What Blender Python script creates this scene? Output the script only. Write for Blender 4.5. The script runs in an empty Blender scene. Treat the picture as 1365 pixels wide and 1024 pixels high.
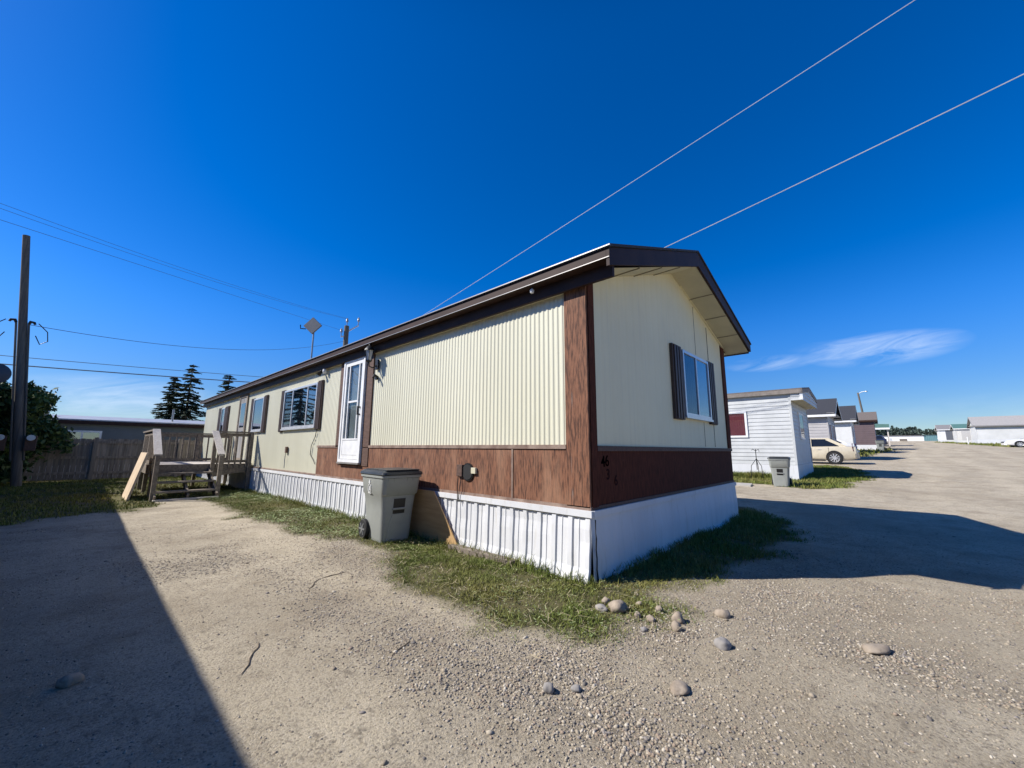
import bpy, math, random
import numpy as np
from mathutils import Vector, Matrix, noise as mnoise
random.seed(7); RNG = np.random.default_rng(11)
S = bpy.context.scene
COL = S.collection

# ---------------------------------------------------------------- camera, sky, sun, exposure
cam = bpy.data.cameras.new('camera'); co = bpy.data.objects.new('camera', cam); COL.objects.link(co)
cam.sensor_width = 36; cam.lens = 13.846; cam.clip_start = .05; cam.clip_end = 2000
rt, dn, fw = (.6816, -.7317, .0065), (.1236, .1064, -.9866), (.7212, .6733, .163)
co.matrix_world = Matrix(((rt[0], -dn[0], -fw[0], -3.4959), (rt[1], -dn[1], -fw[1], -2.1855), (rt[2], -dn[2], -fw[2], 1.25), (0, 0, 0, 1)))
S.camera = co
SUNDIR = Vector((.863, -.786, -1.0)).normalized()
sl = bpy.data.lights.new('sun', 'SUN'); sl.energy = 4.6; sl.angle = math.radians(.5); sl.color = (1, .955, .89)
so = bpy.data.objects.new('sun', sl); COL.objects.link(so); so.rotation_euler = SUNDIR.to_track_quat('-Z', 'Y').to_euler()
so.location = (-20, 20, 30)
W = bpy.data.worlds.new('World'); S.world = W; W.use_nodes = True
nt = W.node_tree; N = nt.nodes; L = nt.links
bg = N['Background']; bg.inputs[1].default_value = .1
sky = N.new('ShaderNodeTexSky'); sky.sky_type = 'NISHITA'; sky.sun_disc = False
sky.sun_elevation = math.radians(40.6); sky.sun_rotation = math.radians(-47.7)
sky.altitude = 700; sky.air_density = .85; sky.dust_density = .25; sky.ozone_density = 3.0
hs = N.new('ShaderNodeHueSaturation'); hs.inputs['Saturation'].default_value = 1.42; hs.inputs['Hue'].default_value = .512
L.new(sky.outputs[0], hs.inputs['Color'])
def wm(op, a, b=None):
    n = N.new('ShaderNodeMath'); n.operation = op
    for i, v in enumerate((a, b)):
        if v is None: continue
        if isinstance(v, (int, float)): n.inputs[i].default_value = v
        else: L.new(v, n.inputs[i])
    return n.outputs[0]
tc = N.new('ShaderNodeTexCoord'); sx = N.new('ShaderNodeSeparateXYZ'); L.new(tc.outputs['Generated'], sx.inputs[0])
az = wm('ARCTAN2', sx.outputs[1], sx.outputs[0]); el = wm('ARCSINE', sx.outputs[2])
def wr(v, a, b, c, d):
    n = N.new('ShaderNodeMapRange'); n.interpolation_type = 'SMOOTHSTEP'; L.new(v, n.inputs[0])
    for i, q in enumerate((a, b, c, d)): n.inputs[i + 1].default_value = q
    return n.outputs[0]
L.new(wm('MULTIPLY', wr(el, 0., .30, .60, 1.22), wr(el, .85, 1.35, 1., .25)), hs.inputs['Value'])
cv = N.new('ShaderNodeCombineXYZ'); L.new(wm('MULTIPLY', az, 5.0), cv.inputs[0]); L.new(wm('ADD', wm('MULTIPLY', el, 20.0), wm('MULTIPLY', az, 3.0)), cv.inputs[1])
nz = N.new('ShaderNodeTexNoise'); nz.inputs['Scale'].default_value = 1.7; nz.inputs['Detail'].default_value = 8; nz.inputs['Roughness'].default_value = .62; nz.inputs['Distortion'].default_value = 1.1
L.new(cv.outputs[0], nz.inputs['Vector'])
tot = None
for a0, e0, wa, we, k in ((-.015, .188, .12, .033, .62), (.16, .184, .09, .018, .42), (.06, .205, .07, .014, .12), (1.53, .085, .16, .045, .5), (-.3, .07, .35, .03, .12)):
    r2 = wm('ADD', wm('POWER', wm('ABSOLUTE', wm('DIVIDE', wm('SUBTRACT', az, a0), wa)), 2.0), wm('POWER', wm('ABSOLUTE', wm('DIVIDE', wm('SUBTRACT', el, e0), we)), 2.0))
    f_ = wm('MULTIPLY', wm('MAXIMUM', wm('SUBTRACT', 1.0, r2), 0.0), k)
    tot = f_ if tot is None else wm('ADD', tot, f_)
nn = wm('MAXIMUM', wm('MULTIPLY', wm('SUBTRACT', nz.outputs[0], .33), 2.6), 0.0)
cf = wm('MINIMUM', wm('MULTIPLY', tot, nn), .75)
mx = N.new('ShaderNodeMixRGB'); mx.inputs[2].default_value = (5.6, 6.6, 8.0, 1)
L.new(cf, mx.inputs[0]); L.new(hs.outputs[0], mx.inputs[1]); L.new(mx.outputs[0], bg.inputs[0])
S.view_settings.view_transform = 'Standard'; S.view_settings.look = 'None'; S.view_settings.exposure = .55; S.view_settings.gamma = 1
S.render.engine = 'CYCLES'

# ---------------------------------------------------------------- materials
MATS = {}
def pm(name, col, rough=.7, metal=0., col2=None, scale=6., stretch=(1, 1, 1), lo=.35, hi=.65, detail=6, bump=0., bscale=None, spec=.4, layers=(), island=0., coat=0.):
    """procedural principled material; layers = (scale, stretch, lo, hi, colour, amount)"""
    m = bpy.data.materials.new(name); m.use_nodes = True; t = m.node_tree; n = t.nodes; l = t.links
    b = n['Principled BSDF']; b.inputs['Roughness'].default_value = rough; b.inputs['Metallic'].default_value = metal
    b.inputs['Specular IOR Level'].default_value = spec; b.inputs['Coat Weight'].default_value = coat
    tcn = n.new('ShaderNodeTexCoord')
    def noise(sc, st, lo_, hi_, det=6):
        mp = n.new('ShaderNodeMapping'); mp.inputs['Scale'].default_value = st; l.new(tcn.outputs['Object'], mp.inputs[0])
        t1 = n.new('ShaderNodeTexNoise'); t1.inputs['Scale'].default_value = sc; t1.inputs['Detail'].default_value = det; t1.inputs['Roughness'].default_value = .6
        l.new(mp.outputs[0], t1.inputs['Vector'])
        r = n.new('ShaderNodeMapRange'); r.inputs[1].default_value = lo_; r.inputs[2].default_value = hi_; l.new(t1.outputs[0], r.inputs[0])
        return r.outputs[0], t1.outputs[0]
    f, raw = noise(scale, stretch, lo, hi, detail)
    mixn = n.new('ShaderNodeMixRGB'); mixn.inputs[1].default_value = (*col, 1); mixn.inputs[2].default_value = (*(col2 or tuple(c * .85 for c in col)), 1)
    l.new(f, mixn.inputs[0]); cur = mixn.outputs[0]
    for sc, st, lo_, hi_, c, amt in layers:
        f2, _ = noise(sc, st, lo_, hi_)
        mu = n.new('ShaderNodeMath'); mu.operation = 'MULTIPLY'; mu.inputs[1].default_value = amt; l.new(f2, mu.inputs[0])
        m2 = n.new('ShaderNodeMixRGB'); m2.inputs[2].default_value = (*c, 1); l.new(mu.outputs[0], m2.inputs[0]); l.new(cur, m2.inputs[1]); cur = m2.outputs[0]
    if island:
        g = n.new('ShaderNodeNewGeometry'); h = n.new('ShaderNodeHueSaturation')
        r = n.new('ShaderNodeMapRange'); r.inputs[3].default_value = 1 - island; r.inputs[4].default_value = 1 + island
        l.new(g.outputs['Random Per Island'], r.inputs[0]); l.new(r.outputs[0], h.inputs['Value']); l.new(cur, h.inputs['Color']); cur = h.outputs[0]
    l.new(cur, b.inputs['Base Color'])
    if bump:
        bp = n.new('ShaderNodeBump'); bp.inputs['Strength'].default_value = 1; bp.inputs['Distance'].default_value = bump
        if bscale: _, raw = noise(bscale, stretch, 0, 1)
        l.new(raw, bp.inputs['Height']); l.new(bp.outputs[0], b.inputs['Normal'])
    MATS[name] = m; return m
def glass(name, tint, refl=.3):
    m = bpy.data.materials.new(name); m.use_nodes = True; t = m.node_tree; n = t.nodes; l = t.links
    for x in list(n):
        if x.type != 'OUTPUT_MATERIAL': n.remove(x)
    out = [x for x in n if x.type == 'OUTPUT_MATERIAL'][0]
    tr = n.new('ShaderNodeBsdfTransparent'); tr.inputs[0].default_value = (*tint, 1)
    gl = n.new('ShaderNodeBsdfGlossy'); gl.inputs['Roughness'].default_value = .02
    fr = n.new('ShaderNodeLayerWeight'); fr.inputs[0].default_value = .5
    pw = n.new('ShaderNodeMath'); pw.operation = 'POWER'; pw.inputs[1].default_value = 4.; l.new(fr.outputs['Facing'], pw.inputs[0])
    ad = n.new('ShaderNodeMath'); ad.operation = 'MULTIPLY_ADD'; ad.use_clamp = True; ad.inputs[1].default_value = .55; ad.inputs[2].default_value = refl; l.new(pw.outputs[0], ad.inputs[0])
    mxs = n.new('ShaderNodeMixShader'); l.new(ad.outputs[0], mxs.inputs[0]); l.new(tr.outputs[0], mxs.inputs[1]); l.new(gl.outputs[0], mxs.inputs[2]); l.new(mxs.outputs[0], out.inputs[0])
    MATS[name] = m; return m

cream = pm('cream_siding_paint', (.68, .66, .51), .55, col2=(.62, .60, .455), scale=1.2, stretch=(1, 1, .25), layers=((3, (6, 6, .2), .58, .8, (.42, .38, .27), .35), (30, (1, 1, 1), .72, .78, (.3, .25, .18), .5)))
cream_end = pm('cream_end_shade_offset', (.86, .79, .52), .6, col2=(.80, .73, .48), scale=1.0, layers=((3, (6, 6, .2), .55, .8, (.45, .42, .33), .3),))  # cream lifted and yellowed to offset the blue shade on the end wall
soffit_m = pm('soffit_paint', (.68, .62, .42), .6, scale=2)
brown = pm('brown_stained_plywood', (.225, .098, .052), .8, col2=(.068, .029, .017), scale=14, stretch=(4.2, 4.2, .5), lo=.44, hi=.62, bump=.004, layers=((2.5, (1.2, 1.2, .4), .5, .75, (.36, .20, .12), .7), (40, (3, 3, .3), .62, .7, (.03, .012, .008), .7), (7, (6, 6, .25), .66, .75, (.5, .42, .36), .5)))
brown_shaded = pm('brown_plywood_shaded_end', (.115, .036, .021), .85, col2=(.045, .016, .010), scale=14, stretch=(5, 5, .55), lo=.4, hi=.7, bump=.003, spec=.12, layers=((45, (3, 3, .25), .70, .74, (.4, .3, .24), .5),))  # same stain painted darker for the home's shaded end
brown_trim = pm('brown_trim_paint', (.13, .075, .055), .7, col2=(.08, .045, .032), scale=9, stretch=(4, 1, 4))
belt_m = pm('weathered_belt_trim', (.30, .22, .17), .7, col2=(.16, .10, .075), scale=6, stretch=(1, 1, 1))
fascia_m = pm('dark_brown_fascia', (.055, .030, .022), .6, col2=(.035, .019, .015), scale=3, spec=.2)
drip_m = pm('drip_edge_metal', (.40, .38, .35), .4, .4, scale=4)
skirt_m = pm('white_skirt_metal', (.70, .705, .71), .5, col2=(.62, .625, .63), scale=1.5, stretch=(1, 1, .3), layers=((5, (3, 3, .5), .55, .78, (.46, .43, .36), .5), (25, (1, 1, 1), .74, .8, (.2, .18, .15), .4)))
white_m = pm('white_paint', (.82, .82, .81), .4, scale=5)
shingle = pm('dark_shingle', (.05, .052, .06), .85, col2=(.032, .033, .04), scale=25)
roofmetal = pm('roof_metal', (.5, .5, .5), .45, .3, scale=3)
shutter_m = pm('dark_brown_shutter', (.075, .05, .04), .55, col2=(.05, .032, .026), scale=10, stretch=(3, 3, 1))
alu = pm('aluminium_frame', (.72, .72, .72), .35, .5, scale=6)
glass_m = glass('window_glass', (.86, .89, .9), .06)
glass_dk = glass('dark_window_glass', (.75, .8, .84), .04)
glass_hi = glass('reflecting_window_glass', (.5, .58, .66), .30)
curtain_b = pm('navy_curtain', (.03, .06, .15), .9, col2=(.02, .04, .10), scale=3)
curtain_g = pm('grey_curtain', (.27, .30, .31), .9, col2=(.17, .19, .2), scale=3)
curtain_r = pm('red_curtain', (.24, .045, .06), .9, scale=3)
dark_in = pm('dark_interior', (.012, .013, .016), .8, scale=3)
black_p = pm('black_plastic', (.014, .014, .015), .45, scale=8)
rubber = pm('black_rubber', (.02, .02, .02), .8, scale=8)
steel = pm('grey_steel', (.35, .36, .37), .4, .6, scale=6)
bin_m = pm('grey_bin_plastic', (.30, .315, .29), .5, col2=(.27, .285, .265), scale=7, layers=((12, (1, 1, .5), .64, .74, (.2, .2, .18), .4),))
lid_m = pm('dark_bin_lid', (.05, .055, .058), .35, col2=(.035, .04, .042), scale=6)
wood_dk = pm('weathered_deck_wood', (.27, .225, .175), .85, col2=(.14, .115, .09), scale=6, stretch=(3, 3, 3), bump=.003, layers=((25, (4, 4, .4), .55, .7, (.08, .06, .05), .5),))
wood_top = pm('bleached_deck_wood', (.62, .57, .51), .85, col2=(.48, .43, .37), scale=8, stretch=(3, 3, 1), bump=.002)
wood_fence = pm('grey_fence_wood', (.33, .275, .22), .9, col2=(.17, .14, .115), scale=5, stretch=(4, 4, .3), island=.25, bump=.003)
ply = pm('plywood', (.55, .36, .17), .75, col2=(.45, .28, .12), scale=3, stretch=(1, .7, 6), layers=((9, (1, .4, 8), .55, .7, (.36, .2, .08), .4),))
ply_pale = pm('pale_plywood', (.66, .52, .36), .75, col2=(.56, .43, .29), scale=3, stretch=(6, .7, 1))
pole_wood = pm('utility_pole_wood', (.17, .15, .125), .9, col2=(.09, .08, .07), scale=8, stretch=(3, 3, .15), bump=.004)
bark = pm('tree_bark', (.13, .10, .075), .9, col2=(.07, .055, .04), scale=9, stretch=(2, 2, .4), bump=.01)
leaf_m = pm('broadleaf_foliage', (.085, .13, .035), .6, col2=(.045, .08, .02), scale=1.6, island=.45)
needle = pm('spruce_needles', (.030, .058, .026), .7, col2=(.018, .036, .02), scale=1.2, island=.45)
woods_m = pm('hazed_woods_foliage', (.075, .105, .085), .8, col2=(.05, .075, .06), scale=.15, island=.4)  # distance haze put into the leaf colour, paler and bluer
grass_m = pm('grass_blades', (.13, .165, .030), .6, col2=(.23, .205, .062), scale=.9, lo=.42, hi=.68, island=.4, spec=.25)
clover_m = pm('broad_weed_leaves', (.16, .22, .07), .55, col2=(.30, .33, .16), scale=3, island=.5)
straw_m = pm('dry_straw', (.50, .42, .26), .7, scale=3, island=.3)
pebble_m = pm('pebble_stone', (.47, .405, .31), .85, col2=(.30, .255, .20), scale=14, island=.5, layers=((3.1, (1, 1, 1), .5, .62, (.40, .34, .28), .5),))
cobble_m = pm('cobble_stone', (.36, .30, .235), .9, col2=(.23, .185, .14), scale=11, bump=.012)
cobble_g = pm('grey_cobble', (.30, .28, .26), .85, col2=(.21, .2, .19), scale=9, bump=.006)
cable_s = pm('bright_aluminium_cable', (.8, .8, .8), .3, .7, scale=3)
cable_d = pm('dark_cable', (.10, .11, .13), .6, scale=3)
wood_dk_soil = pm('concrete_slab_surface', (.42, .40, .36), .85, scale=5, bump=.003)

_t = pebble_m.node_tree; _rp = _t.nodes.new('ShaderNodeValToRGB'); _rp.color_ramp.interpolation = 'CONSTANT'
for _i, (_p, _c) in enumerate(((0, (.33, .28, .21)), (.22, (.23, .195, .15)), (.36, (.40, .35, .275)), (.5, (.29, .225, .17)), (.62, (.155, .14, .125)), (.72, (.36, .31, .25)), (.84, (.24, .215, .195)), (.93, (.50, .45, .37)))):
    _e = _rp.color_ramp.elements[_i] if _i < 2 else _rp.color_ramp.elements.new(_p); _e.position = _p; _e.color = (*_c, 1)
_gn = [q for q in _t.nodes if q.type == 'NEW_GEOMETRY'][0]; _hn = [q for q in _t.nodes if q.type == 'HUE_SAT'][0]
_t.links.new(_gn.outputs['Random Per Island'], _rp.inputs[0]); _t.links.new(_rp.outputs[0], _hn.inputs['Color'])
for _l in list(_hn.inputs['Value'].links): _t.links.remove(_l)
# ---------------------------------------------------------------- mesh helpers
def vnoise(x, y, seed=0):
    xi = np.floor(x).astype(np.int64); yi = np.floor(y).astype(np.int64); xf = x - xi; yf = y - yi
    def h(a, b):
        n = (a * 374761393 + b * 668265263 + seed * 974634777) & 0x7fffffff
        n = ((n ^ (n >> 13)) * 1274126177) & 0x7fffffff
        return ((n ^ (n >> 16)) & 0xffff) / 65535.
    u = xf * xf * (3 - 2 * xf); v = yf * yf * (3 - 2 * yf)
    return (h(xi, yi) * (1 - u) + h(xi + 1, yi) * u) * (1 - v) + (h(xi, yi + 1) * (1 - u) + h(xi + 1, yi + 1) * u) * v
def fbm(x, y, oct=4, seed=0):
    x = np.asarray(x, float); y = np.asarray(y, float); s = 0; a = 1; t = 0
    for o in range(oct):
        s = s + a * vnoise(x * 2 ** o, y * 2 ** o, seed + o); t += a; a *= .5
    return s / t
def npmesh(name, V, F, mat, smooth=False):
    """V (n,3), F (m,k) numpy -> mesh object"""
    me = bpy.data.meshes.new(name); n = len(V); m, k = F.shape
    me.vertices.add(n); me.vertices.foreach_set('co', np.ascontiguousarray(V, np.float32).ravel())
    me.loops.add(m * k); me.loops.foreach_set('vertex_index', np.ascontiguousarray(F, np.int32).ravel())
    me.polygons.add(m); me.polygons.foreach_set('loop_start', np.arange(0, m * k, k, dtype=np.int32))
    me.polygons.foreach_set('loop_total', np.full(m, k, np.int32))
    if smooth: me.polygons.foreach_set('use_smooth', np.ones(m, bool))
    me.update(calc_edges=True); me.validate()
    me.materials.append(mat); o = bpy.data.objects.new(name, me); COL.objects.link(o); return o

class MB:
    def __init__(s): s.v = []; s.f = []
    def quad(s, *p):
        i = len(s.v); s.v += [tuple(q) for q in p]; s.f.append(tuple(range(i, i + len(p)))); return s
    def box(s, x0, x1, y0, y1, z0, z1):
        i = len(s.v); s.v += [(x, y, z) for z in (z0, z1) for y in (y0, y1) for x in (x0, x1)]
        s.f += [tuple(i + k for k in q) for q in ((0, 2, 3, 1), (4, 5, 7, 6), (0, 1, 5, 4), (2, 6, 7, 3), (0, 4, 6, 2), (1, 3, 7, 5))]; return s
    def hexa(s, p):   # 8 points: bottom 4 ccw, top 4 ccw
        i = len(s.v); s.v += [tuple(q) for q in p]
        s.f += [tuple(i + k for k in q) for q in ((3, 2, 1, 0), (4, 5, 6, 7), (0, 1, 5, 4), (1, 2, 6, 5), (2, 3, 7, 6), (3, 0, 4, 7))]; return s
    def beam(s, p, q, w, h, up=(0, 0, 1)):
        p = Vector(p); q = Vector(q); d = (q - p).normalized(); u = Vector(up)
        if abs(d.dot(u)) > .98: u = Vector((0, 1, 0))
        a = d.cross(u).normalized() * (w / 2); b = a.cross(d).normalized() * (h / 2)
        return s.hexa([p - a - b, p + a - b, p + a + b, p - a + b, q - a - b, q + a - b, q + a + b, q - a + b])
    def tube(s, pts, r, n=8, cap=True):
        pts = [Vector(p) for p in pts]; R = r if isinstance(r, (list, tuple)) else [r] * len(pts); i0 = len(s.v)
        d0 = (pts[1] - pts[0]).normalized(); a = d0.orthogonal().normalized()
        for k, p in enumerate(pts):
            d = (pts[min(k + 1, len(pts) - 1)] - pts[max(k - 1, 0)]).normalized(); a = (a - d * a.dot(d)).normalized(); b = d.cross(a)
            for j in range(n):
                t = 2 * math.pi * j / n; s.v.append(tuple(p + (a * math.cos(t) + b * math.sin(t)) * R[k]))
        for k in range(len(pts) - 1):
            for j in range(n):
                s.f.append((i0 + k * n + j, i0 + k * n + (j + 1) % n, i0 + (k + 1) * n + (j + 1) % n, i0 + (k + 1) * n + j))
        if cap: s.f.append(tuple(i0 + j for j in reversed(range(n)))); s.f.append(tuple(i0 + (len(pts) - 1) * n + j for j in range(n)))
        return s
    def lathe(s, prof, c=(0, 0, 0), ax='z', n=20):
        i0 = len(s.v)
        for r, z in prof:
            for j in range(n):
                t = 2 * math.pi * j / n; q = (r * math.cos(t), r * math.sin(t), z)
                if ax == 'x': q = (z, q[0], q[1])
                if ax == 'y': q = (q[1], z, q[0])
                s.v.append((q[0] + c[0], q[1] + c[1], q[2] + c[2]))
        for k in range(len(prof) - 1):
            for j in range(n):
                s.f.append((i0 + k * n + j, i0 + k * n + (j + 1) % n, i0 + (k + 1) * n + (j + 1) % n, i0 + (k + 1) * n + j))
        s.f.append(tuple(i0 + j for j in reversed(range(n)))); s.f.append(tuple(i0 + (len(prof) - 1) * n + j for j in range(n))); return s
    def prism(s, poly, d, ax='y', off=0):   # polygon extruded from off to off+d along ax
        i = len(s.v); n = len(poly)
        for o in (off, off + d):
            for a, b in poly:
                s.v.append({'y': (a, o, b), 'x': (o, a, b), 'z': (a, b, o)}[ax])
        s.f.append(tuple(i + k for k in range(n))); s.f.append(tuple(i + n + k for k in reversed(range(n))))
        for k in range(n): s.f.append((i + k, i + n + k, i + n + (k + 1) % n, i + (k + 1) % n))
        return s
    def loft(s, rings, closed=True, caps=True):
        i = len(s.v); n = len(rings[0])
        for r in rings: s.v += [tuple(p) for p in r]
        for k in range(len(rings) - 1):
            for j in range(n if closed else n - 1):
                s.f.append((i + k * n + j, i + k * n + (j + 1) % n, i + (k + 1) * n + (j + 1) % n, i + (k + 1) * n + j))
        if caps: s.f.append(tuple(i + j for j in reversed(range(n)))); s.f.append(tuple(i + (len(rings) - 1) * n + j for j in range(n)))
        return s
    def build(s, name, mat, parent=None, bevel=0., smooth=False, label=None):
        me = bpy.data.meshes.new(name); me.from_pydata(s.v, [], s.f); me.materials.append(mat)
        import bmesh
        b = bmesh.new(); b.from_mesh(me); bmesh.ops.recalc_face_normals(b, faces=b.faces)
        if bevel: bmesh.ops.bevel(b, geom=b.edges[:], offset=bevel, segments=2, affect='EDGES', profile=.6)
        b.to_mesh(me); b.free()
        if smooth:
            for p in me.polygons: p.use_smooth = True
            try: me.set_sharp_from_angle(angle=math.radians(38))
            except Exception: pass
        o = bpy.data.objects.new(name, me); COL.objects.link(o)
        if parent: o.parent = parent
        if label: o['label'] = label
        return o
def tag(o, label=None, cat=None, group=None, kind=None):
    if label: o['label'] = label
    if cat: o['category'] = cat
    if group: o['group'] = group
    if kind: o['kind'] = kind
    return o
def thing(name, label, cat, loc=(0, 0, 0), rz=0, group=None):
    o = bpy.data.objects.new(name, None); COL.objects.link(o); o.empty_display_size = .2
    o.location = loc; o.rotation_euler = (0, 0, rz); return tag(o, label, cat, group)
def dup(root, loc, rz=None, label=None, scale=None):
    def rec(o, par):
        c = o.copy(); COL.objects.link(c)
        if par: c.parent = par
        for ch in o.children: rec(ch, c)
        return c
    r = rec(root, None); r.location = loc
    if rz is not None: r.rotation_euler = (0, 0, rz)
    if label: r['label'] = label
    if scale: r.scale = scale
    return r

# ---------------------------------------------------------------- ground
def gz(x):
    t = np.maximum(0, np.asarray(x, float) - 6); return .032 * t * t / (t + 8)
def bumps(x, y):
    x = np.asarray(x, float); y = np.asarray(y, float)
    b = (fbm(x * .55, y * .55, 3, 5) - .5) * .07 + (fbm(x * 2.6, y * 2.6, 3, 9) - .5) * .022
    near = np.clip(1.2 - np.hypot(x + 3.5, y + 2.2) / 60, .1, 1)
    return b * near
def gh(x, y): return gz(x) + bumps(x, y)
POLY = {
 'strip': [(-.85, 2.3), (-1.15, 1.3), (-1.27, .5), (-1.30, -.2), (-1.04, -.69), (-.54, -.83), (-.14, -.87), (.3, -.5), (.3, 2.6)],
 'long': [(-.72, 1.9), (-.76, 2.68), (-.99, 3.36), (-1.13, 5.), (-1.32, 6.37), (-1.45, 8.42), (-1.2, 10.2), (-1.0, 12), (.3, 12), (.3, 1.9)],
 'yard': [(-9, 8.1), (-4.26, 8.29), (-3.8, 8.6), (-3.17, 8.9), (-2.6, 8.7), (-2.3, 9.8), (-2.2, 10.6), (-.9, 10.8), (.3, 11), (.3, 24), (-9, 24)],
 'end': [(-.2, -.5), (.4, -.72), (1.6, -.8), (2.57, -.95), (3.6, -1.05), (5.11, -.85), (6.2, -.2), (7.0, .6), (7.0, 8), (5, 8), (5, .2), (-.2, .2)],
 'neigh': [(12.9, 2.2), (12.6, 1.0), (12.2, .4), (11.9, -.2), (12.3, -.7), (13.4, -1.2), (15.2, -1.3), (17.4, -1.5), (19.4, -1.6), (21.5, -1.4), (23.2, -.9), (24.6, -.4), (25.2, 1.06), (24, 7), (19.6, 7), (15.3, 7), (13.2, 6)],
 'far': [(36.5, .4), (39, -1.2), (44, -1.6), (47, -1.9), (52, -2.6), (56, -3.0), (60, -2.8), (64, -2.4), (64, 3), (37, 3)],
 'right': [(70, -13.6), (78, -12.4), (92, -11.4), (104, -10.2), (112, -9.6), (112, -20), (70, -24)],
}
def sdist(px, py, P):
    P = np.array(P); d = np.full(px.shape, 1e9); ins = np.zeros(px.shape, bool)
    for i in range(len(P)):
        a = P[i]; b = P[(i + 1) % len(P)]; e = b - a
        wx = px - a[0]; wy = py - a[1]; t = np.clip((wx * e[0] + wy * e[1]) / (e @ e), 0, 1)
        d = np.minimum(d, (wx - t * e[0]) ** 2 + (wy - t * e[1]) ** 2)
        c = ((a[1] > py) != (b[1] > py)); den = (b[1] - a[1]) if b[1] != a[1] else 1e-9
        ins ^= c & (px < e[0] * (py - a[1]) / den + a[0])
    d = np.sqrt(d); return np.where(ins, d, -d)
WID = {'strip': .42, 'long': .38, 'yard': .4, 'end': .38, 'neigh': .5, 'far': .8, 'right': .8}
def gmask(x, y, keys=None):
    x = np.asarray(x, float); y = np.asarray(y, float); m = np.zeros(x.shape)
    nzz = (fbm(x * 1.7, y * 1.7, 4, 21) - .5)
    for k in (keys or POLY):
        w = WID[k]; m = np.maximum(m, np.clip((sdist(x, y, POLY[k]) + nzz * 2.2 * w) / w + .5, 0, 1))
    return m
def axis(lo, hi, c, fine):
    out = [c]; st = fine
    while out[-1] < hi:
        out.append(out[-1] + st); st = fine * (1 + (max(0, out[-1] - c - 6)) * .16)
    neg = [c]; st = fine
    while neg[-1] > lo:
        neg.append(neg[-1] - st); st = fine * (1 + (max(0, c - neg[-1] - 6)) * .16)
    return np.array(neg[::-1][:-1] + out)
gx = axis(-260, 620, -.8, .07); gy = axis(-420, 420, 1.2, .07)
GX, GY = np.meshgrid(gx, gy); nx, ny = len(gx), len(gy)
GZ = gh(GX, GY)
idx = np.arange(nx * ny).reshape(ny, nx)
GF = np.stack([idx[:-1, :-1], idx[:-1, 1:], idx[1:, 1:], idx[1:, :-1]], -1).reshape(-1, 4)
# ground material
gm = bpy.data.materials.new('gravel_ground'); gm.use_nodes = True; t = gm.node_tree; n = t.nodes; l = t.links
b = n['Principled BSDF']; b.inputs['Roughness'].default_value = .92; b.inputs['Specular IOR Level'].default_value = .2
tcn = n.new('ShaderNodeTexCoord'); at = n.new('ShaderNodeAttribute'); at.attribute_name = 'grass'; at2 = n.new('ShaderNodeAttribute'); at2.attribute_name = 'loose'
def gno(sc, det=8, ro=.65, st=None):
    q = n.new('ShaderNodeTexNoise'); q.inputs['Scale'].default_value = sc; q.inputs['Detail'].default_value = det; q.inputs['Roughness'].default_value = ro
    if st:
        mp = n.new('ShaderNodeMapping'); mp.inputs['Scale'].default_value = st; mp.inputs['Rotation'].default_value = (0, 0, .06); l.new(tcn.outputs['Object'], mp.inputs[0]); l.new(mp.outputs[0], q.inputs['Vector'])
    else: l.new(tcn.outputs['Object'], q.inputs['Vector'])
    return q.outputs[0]
def gramp(src, lo, hi):
    r = n.new('ShaderNodeMapRange'); r.inputs[1].default_value = lo; r.inputs[2].default_value = hi; l.new(src, r.inputs[0]); return r.outputs[0]
def gmix(f, a, c, amt=1.):
    q = n.new('ShaderNodeMixRGB')
    if amt != 1.:
        mu = n.new('ShaderNodeMath'); mu.operation = 'MULTIPLY'; mu.inputs[1].default_value = amt; l.new(f, mu.inputs[0]); f = mu.outputs[0]
    l.new(f, q.inputs[0])
    for i, v in ((1, a), (2, c)):
        if isinstance(v, tuple): q.inputs[i].default_value = (*v, 1)
        else: l.new(v, q.inputs[i])
    return q.outputs[0]
vo = n.new('ShaderNodeTexVoronoi'); vo.inputs['Scale'].default_value = 95; l.new(tcn.outputs['Object'], vo.inputs['Vector'])
vo2 = n.new('ShaderNodeTexVoronoi'); vo2.inputs['Scale'].default_value = 21; l.new(tcn.outputs['Object'], vo2.inputs['Vector'])
base = gmix(gramp(gno(.5), .35, .65), (.51, .44, .325), (.40, .342, .25))
base = gmix(gramp(gno(3.), .45, .7), base, (.27, .22, .15), .65)
base = gmix(gramp(gno(.45, 6, .6, (.5, 1.6, 1)), .5, .72), base, (.62, .54, .40), .5)
sepc = n.new('ShaderNodeSeparateColor'); l.new(vo.outputs['Color'], sepc.inputs[0])
at3 = n.new('ShaderNodeAttribute'); at3.attribute_name = 'track'
base = gmix(at3.outputs['Fac'], base, (.62, .535, .39), .55)
base = gmix(gramp(at2.outputs['Fac'], .2, 1.0), base, (.22, .185, .14), .5)  # ground darkened under loose pebbles, painted shade for the gaps between them
base = gmix(gramp(gno(1.3, 5, .6), .52, .68), base, (.25, .20, .135), .55)
base = gmix(gramp(sepc.outputs[0], .6, 1.), base, (.55, .49, .40), .4)
base = gmix(gramp(sepc.outputs[1], .72, 1.), base, (.14, .12, .10), .6)
base = gmix(gramp(gno(60, 4), .53, .70), base, (.13, .11, .085), .6)
base = gmix(gramp(gno(11, 5, .7), .56, .70), base, (.17, .145, .11), .7)
base = gmix(gramp(gno(.22, 4, .6), .5, .68), base, (.29, .24, .17), .45)
soil = gmix(gramp(gno(5.), .4, .65), (.085, .085, .03), (.16, .135, .065))
base = gmix(gramp(at.outputs['Fac'], .15, .8), base, soil)
l.new(base, b.inputs['Base Color'])
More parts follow.
